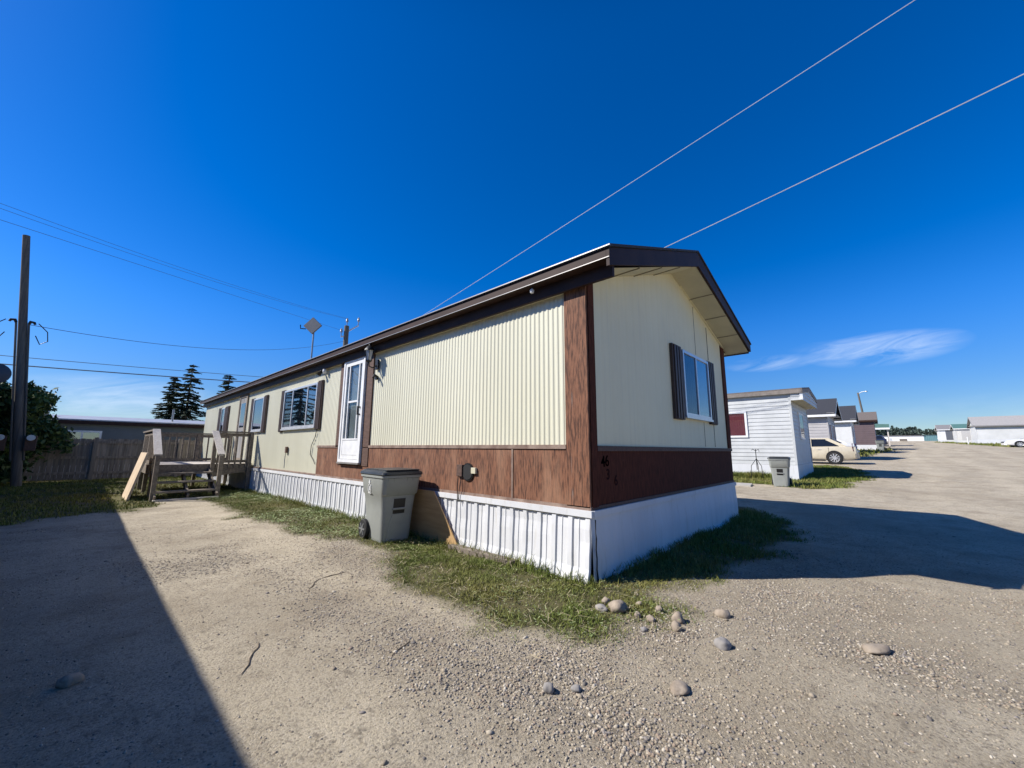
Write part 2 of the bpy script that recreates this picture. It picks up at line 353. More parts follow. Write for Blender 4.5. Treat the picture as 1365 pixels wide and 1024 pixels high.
hsum = n.new('ShaderNodeMath'); hsum.operation = 'MULTIPLY_ADD'; hsum.inputs[1].default_value = -.22; l.new(vo.outputs['Distance'], hsum.inputs[0]); l.new(gno(34, 10, .82), hsum.inputs[2])
bp = n.new('ShaderNodeBump'); bp.inputs['Distance'].default_value = .020; bp.inputs['Strength'].default_value = .85; l.new(hsum.outputs[0], bp.inputs['Height']); l.new(bp.outputs[0], b.inputs['Normal'])
ground = npmesh('ground', np.stack([GX, GY, GZ], -1).reshape(-1, 3), GF, gm, True); tag(ground, kind='structure')
a_ = ground.data.attributes.new('grass', 'FLOAT', 'POINT'); a_.data.foreach_set('value', gmask(GX, GY).ravel().astype(np.float32))

# loose pebbles near the camera
def track(x, y):
    wv = (fbm(x * .12, y * .12, 2, 91) - .5) * 1.6; e = 0
    for c in (-3.1, -4.9, -6.6, -8.3): e = np.maximum(e, np.exp(-((y + wv - c + .02 * x) / .42) ** 2) * np.clip((x + 1) * .4, 0, 1))
    wv2 = (fbm(y * .2, x * .2, 2, 92) - .5) * .8; bend = .12 * np.maximum(0, 2.5 - y) ** 1.5
    for c in (-1.75, -3.25): e = np.maximum(e, np.exp(-((x + wv2 - c - bend) / .34) ** 2) * np.clip((y + 2.5) * .5, 0, 1) * np.clip((9.5 - y) * .5, 0, 1))
    return e * np.clip(.5 + 1.3 * (fbm(x * 1.5, y * 1.5, 3, 93) - .35), 0, 1)
def loose(x, y):
    q = fbm(x * .6 + 3, y * .6, 4, 44); k = np.clip((q - .48) * 8, .16, 1.3)
    band = np.exp(-((y + 1.55 - .12 * x) / .8) ** 2) * np.clip((x + 3.2) * .8, 0, 1) * np.clip((q - .36) * 6, .1, 1.1) * np.clip((3.2 - x) * .5, .15, 1)
    near = np.exp(-((x + 1.35 - .3 * (y + 1.3)) / 1.05) ** 2 - ((y + 1.25) / .62) ** 2) * np.clip((q - .32) * 6, .35, 1.3)
    return np.clip(k * .5 + band * .55 + near * 1.3, 0, 1.4) * (1 - .8 * track(x, y)) * (1 - .75 * gmask(x, y, ('strip', 'long', 'yard', 'end')))
def scatter(n_, rmax, dens, seed):
    g = np.random.default_rng(seed); a0 = math.atan2(.6733, .7212)
    r = .8 + (rmax - .8) * g.random(n_) ** .75; a = a0 + (g.random(n_) - .5) * 2.02
    x = -3.5 + r * np.cos(a); y = -2.19 + r * np.sin(a); k = g.random(n_) < dens(x, y)
    k &= ~((x > -.06) & (y > -.06) & (x < 5.2)); return x[k], y[k], r[k], g
ph = (1 + 5 ** .5) / 2
ICO = np.array([(-1, ph, 0), (1, ph, 0), (-1, -ph, 0), (1, -ph, 0), (0, -1, ph), (0, 1, ph), (0, -1, -ph), (0, 1, -ph), (ph, 0, -1), (ph, 0, 1), (-ph, 0, -1), (-ph, 0, 1)]); ICO /= np.linalg.norm(ICO[0])
ICF = np.array([(0, 11, 5), (0, 5, 1), (0, 1, 7), (0, 7, 10), (0, 10, 11), (1, 5, 9), (5, 11, 4), (11, 10, 2), (10, 7, 6), (7, 1, 8), (3, 9, 4), (3, 4, 2), (3, 2, 6), (3, 6, 8), (3, 8, 9), (4, 9, 5), (2, 4, 11), (6, 2, 10), (8, 6, 7), (9, 8, 1)])
def pebbles(x, y, s, g):
    m = len(x); V = ICO[None] * (1 + .28 * (g.random((m, 12, 1)) - .5))
    V = V * (s[:, None] * np.stack([.8 + .6 * g.random(m), .6 + .4 * g.random(m), .40 + .3 * g.random(m)], -1))[:, None]
    t_ = g.random(m) * 6.283; c, s_ = np.cos(t_)[:, None], np.sin(t_)[:, None]
    tl = (g.random((m, 1)) - .5) * .7
    X = V[..., 0] * c - V[..., 1] * s_; Y = V[..., 0] * s_ + V[..., 1] * c; Z = V[..., 2] + X * tl
    P = np.stack([X + x[:, None], Y + y[:, None], Z + (gh(x, y) + s * .12)[:, None]], -1)
    return P.reshape(-1, 3), (ICF[None] + (np.arange(m) * 12)[:, None, None]).reshape(-1, 3)
x, y, r, g = scatter(430000, 9.5, loose, 1)
s = (.0028 + .0078 * g.random(len(x)) ** 2.3) * np.clip(.75 + .4 * loose(x, y), .7, 1.2)
big = g.random(len(x)) < .0045; s[big] = .009 + .010 * g.random(big.sum())
a_ = ground.data.attributes.new('track', 'FLOAT', 'POINT'); a_.data.foreach_set('value', track(GX, GY).ravel().astype(np.float32))
a_ = ground.data.attributes.new('loose', 'FLOAT', 'POINT'); a_.data.foreach_set('value', (loose(GX, GY) * np.clip(1.6 - np.hypot(GX + 3.5, GY + 2.2) / 9, .25, 1)).ravel().astype(np.float32))
V, F = pebbles(x, y, s, g); tag(npmesh('gravel', V, F, pebble_m, False), kind='stuff')

# grass: blades, broad weed leaves and dry straw
def blades(x, y, h, w, g, lean=.5):
    m = len(x); a = g.random(m) * 6.283; la = g.random(m) * 6.283; ln = h * lean * (.3 + g.random(m))
    z = gh(x, y) - .005; dx, dy = np.cos(a) * w, np.sin(a) * w; lx, ly = np.cos(la) * ln, np.sin(la) * ln
    P = np.stack([np.stack([x - dx, y - dy, z], -1), np.stack([x + dx, y + dy, z], -1),
                  np.stack([x + dx * .7 + lx * .4, y + dy * .7 + ly * .4, z + h * .6], -1), np.stack([x - dx * .7 + lx * .4, y - dy * .7 + ly * .4, z + h * .6], -1),
                  np.stack([x + lx + dx * .1, y + ly + dy * .1, z + h], -1), np.stack([x + lx - dx * .1, y + ly - dy * .1, z + h], -1)], 1)
    q = np.array([(0, 1, 2, 3), (3, 2, 4, 5)])
    return P.reshape(-1, 3), (q[None] + (np.arange(m) * 6)[:, None, None]).reshape(-1, 4)
def infoot(x, y): return ((x > -.03) & (x < 5.1) & (y > -.03) & (y < 19.6)) | ((x > 15.3) & (x < 19.7) & (y > .33)) | ((x > 56) & (y > -1.7) & (x < 61))
def grass_patch(keys, box, n_, h, w, seed, lean=.6, thin=1.):
    g = np.random.default_rng(seed); x = box[0] + (box[1] - box[0]) * g.random(n_); y = box[2] + (box[3] - box[2]) * g.random(n_)
    m = gmask(x, y, keys); cl = fbm(x * 4, y * 4, 3, 77)
    k = (g.random(n_) < m * np.clip((cl - .22) * 3.2, .12, 1) * thin) & ~infoot(x, y); x, y, m = x[k], y[k], m[k]
    hh = h * (.45 + .9 * g.random(len(x))) * (.45 + .55 * m) * (.6 + .8 * fbm(x * 2.2, y * 2.2, 2, 31)); return blades(x, y, hh, w * (.6 + .8 * g.random(len(x))), g, lean)
def join(parts):
    Vs, Fs, o = [], [], 0
    for V, F in parts: Vs.append(V); Fs.append(F + o); o += len(V)
    return np.concatenate(Vs), np.concatenate(Fs)
V, F = join([grass_patch(('strip', 'end'), (-1.9, 1.2, -1.6, 2.6), 120000, .032, .0028, 2, 1.3),
             grass_patch(('strip', 'long'), (-.22, -.05, -.2, 12), 5200, .10, .0035, 22, .7),
             grass_patch(('end',), (.1, 5, -.22, -.05), 2500, .10, .004, 23, .7),
             grass_patch(('long',), (-1.9, 0, 2, 12.3), 60000, .036, .0036, 3, 1.2),
             grass_patch(('yard',), (-7.5, 0, 7.8, 20), 60000, .055, .007, 4),
             grass_patch(('end',), (.8, 7.4, -1.7, .2), 30000, .055, .005, 5),
             grass_patch(('neigh',), (11.6, 25.5, -2.3, 4), 60000, .085, .009, 6),
             grass_patch(('neigh',), (14.7, 15.35, .7, 3.4), 7000, .22, .009, 16),
             grass_patch(('far', 'right'), (36, 112, -16, 1), 26000, .2, .04, 7)])
tag(npmesh('grass', V, F, grass_m), kind='stuff')
def leaves(keys, box, n_, s, seed, thin):
    g = np.random.default_rng(seed); x = box[0] + (box[1] - box[0]) * g.random(n_); y = box[2] + (box[3] - box[2]) * g.random(n_)
    m = gmask(x, y, keys); cl = fbm(x * 1.3, y * 1.3, 3, 66); k = (g.random(n_) < np.clip(m * 1.5, 0, 1) * np.clip((cl - .42) * 5, 0, 1) * thin) & ~infoot(x, y); x, y = x[k], y[k]; m_ = len(x)
    a = g.random(m_) * 6.283; ss = s * (.5 + g.random(m_)); z = gh(x, y) + .02 + .03 * g.random(m_); ux, uy = np.cos(a), np.sin(a); tz = (g.random(m_) - .3) * .8
    P = np.stack([np.stack([x - uy * ss * .35, y + ux * ss * .35, z], -1), np.stack([x - ux * ss, y - uy * ss, z - tz * ss * .4], -1), np.stack([x + uy * ss * .35, y - ux * ss * .35, z], -1), np.stack([x + ux * ss, y + uy * ss, z + tz * ss], -1)], 1)
    return P.reshape(-1, 3), (np.array([[0, 1, 2, 3]])[None] + (np.arange(m_) * 4)[:, None, None]).reshape(-1, 4)
V, F = join([leaves(('long', 'yard'), (-2.2, 0, 3, 12), 22000, .020, 8, 1), leaves(('strip',), (-1.8, .3, -1.2, 2.6), 4500, .012, 9, 1)])
tag(npmesh('weeds', V, F, clover_m), kind='stuff')
g = np.random.default_rng(5); m_ = 900
x = np.concatenate([-1.75 + 1.7 * g.random(620), -2 + 1.8 * g.random(280)]); y = np.concatenate([-1.1 + 3.8 * g.random(620), 3 + 7 * g.random(280)]); a = g.random(m_) * 6.283; ln = .03 + .12 * g.random(m_) ** 2; z = gh(x, y) + .015 + .02 * g.random(m_); w = .0016
dx, dy = np.cos(a) * ln, np.sin(a) * ln; ex, ey = -np.sin(a) * w, np.cos(a) * w
P = np.stack([np.stack([x - ex, y - ey, z], -1), np.stack([x + ex, y + ey, z], -1), np.stack([x + dx + ex, y + dy + ey, z + .01], -1), np.stack([x + dx - ex, y + dy - ey, z + .01], -1)], 1)
tag(npmesh('straw_litter', P.reshape(-1, 3), (np.array([[0, 1, 2, 3]])[None] + (np.arange(m_) * 4)[:, None, None]).reshape(-1, 4), straw_m), kind='stuff')

# ---------------------------------------------------------------- the mobile home
HL, HW = 19.5, 5.08
home = thing('mobile_home', 'long cream mobile home with brown lower band, white skirting and dark roof edge', 'mobile home')
WT0, WT1 = 3.11, 3.30      # wall top at the near-left and near-right corner
def flute(rects, period=.068, depth=.008):
    m = MB(); prof = [(0, 0), (.30, 0), (.42, .5), (.5, .95), (.58, 1), (.80, 1), (.90, .6), (.97, .1)]
    for y0, y1, z0, z1 in rects:
        ys = [y0]; k = math.floor(y0 / period)
        pts = []
        while k * period < y1:
            for u, d in prof:
                yy = (k + u) * period
                if y0 <= yy <= y1: pts.append((yy, d * depth))
            k += 1
        pts = [(y0, 0)] + pts + [(y1, 0)]; i = len(m.v)
        for yy, d in pts: m.v += [(-d, yy, z0), (-d, yy, z1)]
        for q in range(len(pts) - 1): m.f.append((i + 2 * q, i + 2 * q + 1, i + 2 * q + 3, i + 2 * q + 2))
    return m
flute([(.27, 4.55, 1.30, WT0), (5.92, 6.84, 1.30, WT0), (6.84, HL, .69, WT0)]).build('fluted_siding', cream, home)
MB().box(.02, .1, .0, HL, .1, WT0).build('wall_backing', dark_in, home)
MB().box(HW - .03, HW, .0, HL, .65, WT1).box(.03, HW - .03, HL - .03, HL, .1, WT1).build('rear_wall', cream_end, home)
# end wall with gable and seams
xs = [.11, .7, 1.3, 1.9, 2.54, 3.2, 3.55, 4.3, 4.9]
def topz(x): return WT0 + (4.06 - WT0) * x / 2.54 if x < 2.54 else WT1 + (4.06 - WT1) * (HW - x) / 2.54
e = MB(); prev = None
fine = np.arange(.11, 4.9, .05); row = [(float(x), .004 * (i % 4 == 0)) for i, x in enumerate(fine)] + [(4.9, 0)]
for (xa, da), (xb, db) in zip(row[:-1], row[1:]): e.quad((xa, da, 1.29), (xb, db, 1.29), (xb, db, topz(xb)), (xa, da, topz(xa)))
e.build('end_siding', cream_end, home)
MB().prism([(.02, .65), (HW - .04, .65), (HW - .04, WT1), (2.54, 4.06), (.02, WT0)], .06, 'y', .03).build('end_wall_backing', dark_in, home)
sm = MB()
for xc, z0, z1 in ((3.45, 2.86, 3.72), (4.12, 2.88, 3.5), (3.62, 1.31, 1.72), (4.15, 1.31, 1.70)): MB().box(xc - .005, xc + .005, -.0035, .003, z0, z1).build('panel_seam', brown_trim, home)
# brown lower band, corner boards, belts
bb = MB().box(-.02, .0, .27, 4.70, .69, 1.27).box(-.02, .0, 4.70, 5.80, .69, .93).box(-.02, 0, 5.80, 6.84, .69, 1.27)
bb.build('lower_band', brown, home)
MB().box(.12, HW - .0, -.012, .0, .69, 1.27).build('lower_band', brown_shaded, home)
MB().box(-.03, .0, -.015, .265, .68, 3.12).build('corner_board', brown, home)
MB().box(.001, .115, -.028, -.0, .68, 3.13).build('corner_board', brown_shaded, home)
MB().box(4.9, HW + .015, -.022, .0, 1.29, WT1 - .02).build('corner_board', brown_shaded, home)
bt = MB().box(-.034, -.0, .267, 4.55, 1.255, 1.30).box(-.034, 0, 5.80, 6.86, 1.255, 1.30).box(-.03, 0, -.02, 6.84, .655, .69)
bt.box(-.028, 0, 1.03, 1.055, .69, 1.255).build('belt_trim', belt_m, home)
MB().box(.117, HW + .01, -.03, .0, 1.235, 1.288).box(-.0, HW + .01, -.026, .0, .655, .69).build('belt_trim', brown_trim, home)
MB().box(-.03, 0, 6.86, HL, .665, .695).build('sill_trim', belt_m, home)
# roof
def roofz(x): return 3.24 + (4.26 - 3.24) * (x + .22) / 2.76 if x < 2.54 else 3.40 + (4.26 - 3.40) * (5.5 - x) / 2.96
Y0, Y1 = -.42, HL + .3
r_ = MB().prism([(-.235, 3.245), (2.54, 4.265), (5.52, 3.405), (5.52, 3.375), (2.54, 4.235), (-.235, 3.215)], Y1 - Y0 + .03, 'y', Y0 - .015); r_.build('roof', shingle, home)
f_ = MB().box(-.22, -.18, Y0 + .037, Y1, 3.115, 3.213).box(-.10, -.06, Y0 + .037, Y1, 2.97, 3.112)
f_.prism([(-.22, 3.03), (-.22, 3.212), (2.54, 4.232), (5.5, 3.372), (5.5, 3.23), (2.54, 4.01)], .035, 'y', Y0)
f_.box(5.46, 5.5, Y0 + .037, Y1, 3.2, 3.37); f_.build('fascia', fascia_m, home)
MB().box(-.245, -.222, Y0 - .02, Y1, 3.226, 3.238).build('drip_edge', drip_m, home)
MB().box(-.229, -.222, Y0, Y1, 3.114, 3.122).build('gutter_lip', drip_m, home)
sf = MB()
for k in range(2):
    xa, xb = ((-.056, 2.54), (2.54, 5.46))[k]
    za, zb = ((3.068, 4.02), (4.02, 3.22))[k]
    sf.quad((xa, Y0 + .036, za), (xb, Y0 + .036, zb), (xb, .02, zb), (xa, .02, za))
sf.quad((-.06, .0, 2.985), (.0, .0, 2.985), (.0, HL, 2.985), (-.06, HL, 2.985)).quad((HW, 0, 3.22), (5.46, 0, 3.22), (5.46, HL, 3.22), (HW, HL, 3.22))
sf.build('soffit', soffit_m, home)
MB().box(-.219, -.061, Y0 + .037, HL, 3.1125, 3.1145).build('eave_soffit', fascia_m, home)
seam_m = pm('soffit_seam_tan', (.32, .28, .2), .8)  # tan strips for the joints between soffit panels
for q in (.55, 1.2, 1.85, 3.3, 4.0, 4.7):
    z = 3.03 + .99 * (q + .16) / 2.7 if q < 2.54 else 4.02 - .8 * (q - 2.54) / 2.92
    MB().box(q - .006, q + .006, Y0 + .04, .0, z - .012, z + .01).build('soffit_seam', seam_m, home)
cov = MB()
for k in range(2):
    a, b2 = (((.0, WT0 + .0), (2.54, 4.05)), ((2.54, 4.05), (HW, WT1)))[k]
    cov.beam((a[0], -.012, a[1] - .01), (b2[0], -.012, b2[1] - .01), .024, .03, (0, 1, 0))
cov.build('cove_trim', cream_end, home)
# skirting: standing-seam ribs on the long side, smooth on the end
def ribs(y0, y1, zt):
    m = MB(); pts = []; yy = y0; k = 0
    while yy < y1:
        for u, d in ((0, 0), (.012, .017), (.064, .017), (.076, 0), (.134, .0), (.140, .007), (.148, .007), (.154, 0)):
            pts.append((yy + u, d))
        yy += .205; k += 1
    pts = [p for p in pts if p[0] < y1] + [(y1, 0)]; i = len(m.v)
    for yy, d in pts:
        w = .02 * fbm(np.array([yy * 2.3]), np.array([3.]), 2, 4)[0]
        bot = .045 * max(0, 1 - (yy - y0) / 1.0)           # bent outwards towards the near corner
        m.v += [(-.045 - d - w * .6 - bot - .012, yy, .0)]
        for zz in (.12, .24, .36, .48):
            dent = .016 * max(0, fbm(np.array([yy * 3.1]), np.array([zz * 4.]), 2, 14)[0] - .55) * 2.4
            m.v.append((-.035 - d + dent - (bot * .9 + w * .6) * (1 - zz / .6), yy, zz))
        m.v.append((-.03 - d, yy, zt))
    for q in range(len(pts) - 1):
        for h in range(5): m.f.append((i + 6 * q + h, i + 6 * q + h + 1, i + 6 * q + h + 7, i + 6 * q + h + 6))
    return m
ribs(-.03, HL, .60).build('ribbed_skirting', skirt_m, home)
MB().box(-.062, -.022, -.045, HL, .593, .655).box(-.075, -.045, 1.2, HL, -.03, .035).build('skirting_trim', skirt_m, home)
em = MB(); px_ = np.linspace(.0, HW + .01, 60)
px_[0] = -.055
for a, b2 in zip(px_[:-1], px_[1:]):
    k = lambda x: -.03 - .010 * float(fbm(np.array([x * 3.]), np.array([7.]), 3, 8)[0]) - .006 * (int(x / .14) % 2)
    em.quad((a, k(a) - .016, -.02), (b2, k(b2) - .016, -.02), (b2, k(b2) - .01, .3), (a, k(a) - .01, .3)).quad((a, k(a) - .01, .3), (b2, k(b2) - .01, .3), (b2, -.026, .60), (a, -.026, .60))
em.build('end_skirting', skirt_m, home)
MB().box(-.02, 3.05, -.052, -.02, .593, .655).box(3.055, HW + .02, -.05, -.02, .593, .655).box(.3, HW + .01, -.085, -.055, -.03, .03).build('skirting_trim', skirt_m, home)
MB().box(HW - .01, HW + .01, -.03, HL, -.05, .65).build('skirting', skirt_m, home)
jag = [(-.034, .58), (-.022, .57), (-.028, .46), (-.012, .40), (-.022, .30), (-.010, .22), (-.016, .12), (.012, .0), (-.012, .0), (-.030, .12), (-.022, .22), (-.036, .30), (-.028, .42)]
MB().prism(jag, .008, 'y', -.070).build('torn_seam', dark_in, home)
MB().box(-.19, -.075, .9, 2.0, -.05, .045).build('ground_board', wood_dk, home)
# windows
def curtain(m, ax, a0, a1, z0, z1, off, amp=.012, per=.09):
    k = int((a1 - a0) / per * 6) + 2; pts = [(a0 + (a1 - a0) * i / (k - 1), off + amp * math.sin(i * 1.05)) for i in range(k)]
    for (p, o1), (q, o2) in zip(pts[:-1], pts[1:]):
        if ax == 'x': m.quad((o1, p, z0), (o2, q, z0), (o2, q, z1), (o1, p, z1))
        else: m.quad((p, o1, z0), (q, o2, z0), (q, o2, z1), (p, o1, z1))
    return m
def fr(ax, a0, a1, z0, z1, d0, d1, w=.045):
    m = MB()
    for b0, b1, c0, c1 in ((a0, a1, z1 - w, z1), (a0, a1, z0, z0 + w), (a0, a0 + w, z0 + w, z1 - w), (a1 - w, a1, z0 + w, z1 - w)):
        m.box(d0, d1, b0, b1, c0, c1) if ax == 'x' else m.box(b0, b1, d0, d1, c0, c1)
    return m
def home_window(ax, a0, a1, z0, z1, mull, shut, gms, cur):
    """a window on the long side (ax x) or the end (ax y); shut = two (a0, a1) ranges"""
    s = -1
    wf = fr(ax, a0, a1, z0, z1, -.062, -.0).build('window_frame', alu, home)
    bx = (lambda m, p0, p1, q0, q1, r0, r1: m.box(p0, p1, q0, q1, r0, r1)) if ax == 'x' else (lambda m, p0, p1, q0, q1, r0, r1: m.box(q0, q1, p0, p1, r0, r1))
    for u in mull: m = MB(); bx(m, -.058, -.02, u - .02, u + .02, z0 + .045, z1 - .045); m.build('mullion', alu, wf)
    edges = [a0] + list(mull) + [a1]
    for i, (u, v) in enumerate(zip(edges[:-1], edges[1:])): m = MB(); bx(m, -.046, -.042, u + .02, v - .02, z0 + .04, z1 - .04); m.build('pane', gms[min(i, len(gms) - 1)], wf)
    for c0, c1, cm in cur:
        if cm is dark_in: m = MB(); bx(m, -.024, -.020, c0, c1, z0 + .045, z1 - .045); m.build('dark_interior', cm, wf)
        else: curtain(MB(), ax, c0, c1, z0 + .045, z1 - .045, -.028, .009).build('curtain', cm, wf)
    m = MB(); bx(m, -.075, -.0, a0 - .02, a1 + .02, z0 - .035, z0 - .001); m.build('sill', alu, wf)
    for u, v in shut:
        m = MB(); bx(m, -.045, -.0, u, v, z0 - .07, z1 + .03); sh = m.build('shutter', shutter_m, home, .004)
        w_ = (v - u)
        for q in (.12, .40, .68): m = MB(); bx(m, -.062, -.046, u + w_ * q, u + w_ * (q + .18), z0 - .06, z1 + .02); m.build('batten', shutter_m, sh)
home_window('x', 7.05, 9.22, 1.72, 2.72, (7.62, 8.60), ((6.80, 7.04), (9.25, 9.49)), (glass_hi, glass_hi, glass_dk), ((7.09, 7.6, curtain_g), (7.63, 8.58, curtain_g), (8.62, 9.18, dark_in)))
home_window('x', 11.0, 12.0, 1.74, 2.73, (), ((10.72, 10.98), (12.02, 12.32)), (glass_hi,), ((11.04, 11.96, curtain_g),))
home_window('x', 15.76, 16.28, 1.74, 2.72, (), ((15.2, 15.72), (16.3, 16.8)), (glass_hi,), ((15.8, 16.24, dark_in),))
home_window('y', 2.66, 3.88, 1.77, 2.80, (3.26,), ((2.28, 2.64), (3.9, 4.25)), (glass_dk, glass_hi), ((2.70, 3.24, curtain_b), (3.28, 3.84, curtain_b)))
# storm door
MB().box(-.034, -.0, 4.55, 4.79, 1.27, 3.03).box(-.034, 0, 5.70, 5.92, 1.27, 3.03).box(-.034, -.0, 4.79, 5.70, 3.0, 3.05).box(-.03, 0, 4.79, 5.70, .93, .985).box(-.034, 0, 4.55, 4.79, .93, 1.255).box(-.034, 0, 5.70, 5.80, .93, 1.255).build('door_surround', brown_trim, home)
dr = fr('x', 4.80, 5.69, .985, 2.99, -.075, -.0, .055).build('storm_door', white_m, home)
fr('x', 4.862, 5.628, 1.045, 2.93, -.062, -.02, .07).build('door_leaf', white_m, dr)
MB().box(-.058, -.03, 4.935, 5.555, 1.12, 1.40).box(-.066, -.03, 4.935, 5.555, 1.401, 1.43).build('kick_panel', white_m, dr)
MB().box(-.06, -.03, 5.05, 5.42, 2.12, 2.155).box(-.062, -.03, 5.42, 5.45, 1.43, 2.86).box(-.062, -.03, 5.02, 5.05, 1.43, 2.86).build('sash', white_m, dr)
MB().box(-.046, -.042, 4.935, 5.555, 1.43, 2.86).build('pane', glass_m, dr)
MB().box(-.02, -.016, 4.9, 5.6, 1.43, 2.86).build('inner_door', curtain_g, dr)
MB().beam((-.11, 4.905, 1.86), (-.11, 4.905, 2.02), .02, .025).box(-.11, -.06, 4.895, 4.915, 1.86, 1.885).box(-.11, -.06, 4.895, 4.915, 1.995, 2.02).build('handle', black_p, dr)
MB().box(-.09, -.0, 4.80, 5.69, .955, .983).build('threshold', drip_m, dr)
# back door on the deck
d2 = fr('x', 12.82, 13.80, .80, 3.0, -.05, 0, .11).build('back_door', wood_dk, home)
MB().box(-.03, -.018, 12.92, 13.7, .82, 2.9).build('door_leaf', pm('grey_weathered_door', (.30, .29, .27), .7, col2=(.2, .19, .18), scale=4, stretch=(2, 2, .4)), d2)
MB().box(-.036, -.031, 13.05, 13.55, 1.9, 2.7).build('pane', glass_hi, d2)
MB().box(-.09, 0, 12.74, 13.86, 3.0, 3.045).build('drip_cap', white_m, d2)
MB().lathe([(.0, -.09), (.028, -.085), (.028, -.06), (.012, -.05), (.012, -.03)], (0, 12.98, 1.75), 'x', 10).build('handle', steel, d2)
# wall lantern
lp = MB().box(-.05, -.02, 4.36, 4.46, 2.66, 2.84)
lp.tube([(-.04, 4.41, 2.74), (-.12, 4.41, 2.68), (-.19, 4.41, 2.70), (-.20, 4.41, 2.78)], .012, 8)
lp.lathe([(.035, 0), (.055, .02), (.03, .03)], (-.2, 4.41, 2.775), 'z', 8)
lp.lathe([(.095, 0), (.088, .02), (.05, .07), (.02, .09), (.018, .12), (.0, .14)], (-.2, 4.41, 2.985), 'z', 8)
for k in range(6):
    t_ = k * math.pi / 3; lp.tube([(-.2 + .05 * math.cos(t_), 4.41 + .05 * math.sin(t_), 2.80), (-.2 + .08 * math.cos(t_), 4.41 + .08 * math.sin(t_), 2.99)], .005, 5)
lo_ = lp.build('wall_lantern', black_p, home, 0, True)
MB().lathe([(.045, 0), (.074, .18)], (-.2, 4.41, 2.803), 'z', 6).build('lamp_glass', pm('frosted_lamp_glass', (.55, .55, .52), .15, scale=3), lo_)
MB().lathe([(.035, 0), (.02, .06), (.0, .065)], (-.05, 4.41, 2.50), 'x', 8).tube([(-.02, 4.41, 2.53), (-.09, 4.38, 2.55), (-.13, 4.34, 2.49)], .022, 8).build('shadow_stub', black_p, home)  # black stub standing in for a shadow below the lantern
fl = MB().box(-.10, -.02, 6.82, 6.92, 2.985, 3.0).tube([(-.06, 6.87, 2.99), (-.09, 6.83, 2.93), (-.15, 6.78, 2.86)], [.02, .03, .05], 8).build('eave_floodlight', black_p, home)
MB().lathe([(.03, 0), (.048, .04), (.04, .09), (.0, .1)], (-.08, 6.66, 2.87), 'z', 10).build('bulb', white_m, fl)
MB().lathe([(.02, 0), (.028, .03), (.0, .065)], (-.16, .62, 3.045), 'z', 10).build('eave_lamp', white_m, home)
# fittings on the lower band
vb = MB().box(-.06, -.02, 1.92, 2.03, .89, 1.04).build('junction_box', brown_trim, home, .004)
MB().lathe([(.115, -.038), (.115, -.02), (.118, -.005)], (0, 1.83, .95), 'x', 24).build('vent_disc', black_p, home)
MB().lathe([(.0, -.044), (.098, -.044), (.098, -.039)], (0, 1.83, .95), 'x', 24).build('vent_core', rubber, home)
MB().box(-.055, -.02, 1.66, 1.745, .935, 1.01).build('outlet_box', pm('beige_plastic', (.62, .58, .42), .5), home, .005)
MB().tube([(-.06, 1.99, .9), (-.07, 1.985, .75), (-.075, 1.975, .62), (-.085, 1.955, .57)], .006, 6).tube([(-.055, 1.93, .9), (-.075, 1.94, .72), (-.08, 1.95, .6)], .005, 6).build('hanging_cable', black_p, home)
ob = MB().box(-.06, -.016, 8.69, 8.78, 1.12, 1.27).build('outlet_box', brown_trim, home)
MB().tube([(-.045, 8.74, 1.13), (-.05, 8.76, .95), (-.05, 8.74, .75)], .009, 6).build('conduit', steel, ob)
MB().tube([(-.03, 6.95, 1.68), (-.03, 7.0, 1.5), (-.03, 7.18, 1.3), (-.03, 7.2, 1.1), (-.03, 7.0, .98), (-.03, 6.9, .9)], .007, 6).build('loose_wire', black_p, home)
def text(body, size, mat, name, parent, M, label=None, extr=.0015):
    c = bpy.data.curves.new(name, 'FONT'); c.body = body; c.size = size; c.extrude = extr; c.align_x = 'CENTER'; c.offset = .0008 * size / .1
    o = bpy.data.objects.new(name, c); COL.objects.link(o); bpy.context.view_layer.update()
    me = bpy.data.meshes.new_from_object(o.evaluated_get(bpy.context.evaluated_depsgraph_get())); COL.objects.unlink(o); bpy.data.objects.remove(o)
    me.transform(M); me.materials.clear(); me.materials.append(mat)
    o = bpy.data.objects.new(name, me); COL.objects.link(o); o.parent = parent
    if label: o['label'] = label
    return o
RX = Matrix.Rotation(math.radians(90), 4, 'X')
num_k = pm('black_number_paint', (.002, .002, .002), .9, spec=0.); num_r = pm('dark_red_number_paint', (.022, .004, .004), .8, spec=.1)
sk = Matrix.Shear('XZ', 4, (0, 0))
text('46', .165, num_k, 'house_number', home, Matrix.Translation((.285, -.0145, 1.075)) @ RX @ Matrix.Rotation(.08, 4, 'Z'))
text('3', .155, num_r, 'house_number', home, Matrix.Translation((.335, -.0145, .94)) @ RX, 'faded dark red digit 3')
text('6', .155, num_r, 'house_number', home, Matrix.Translation((.50, -.0145, .87)) @ RX, 'faded dark red digit 6')

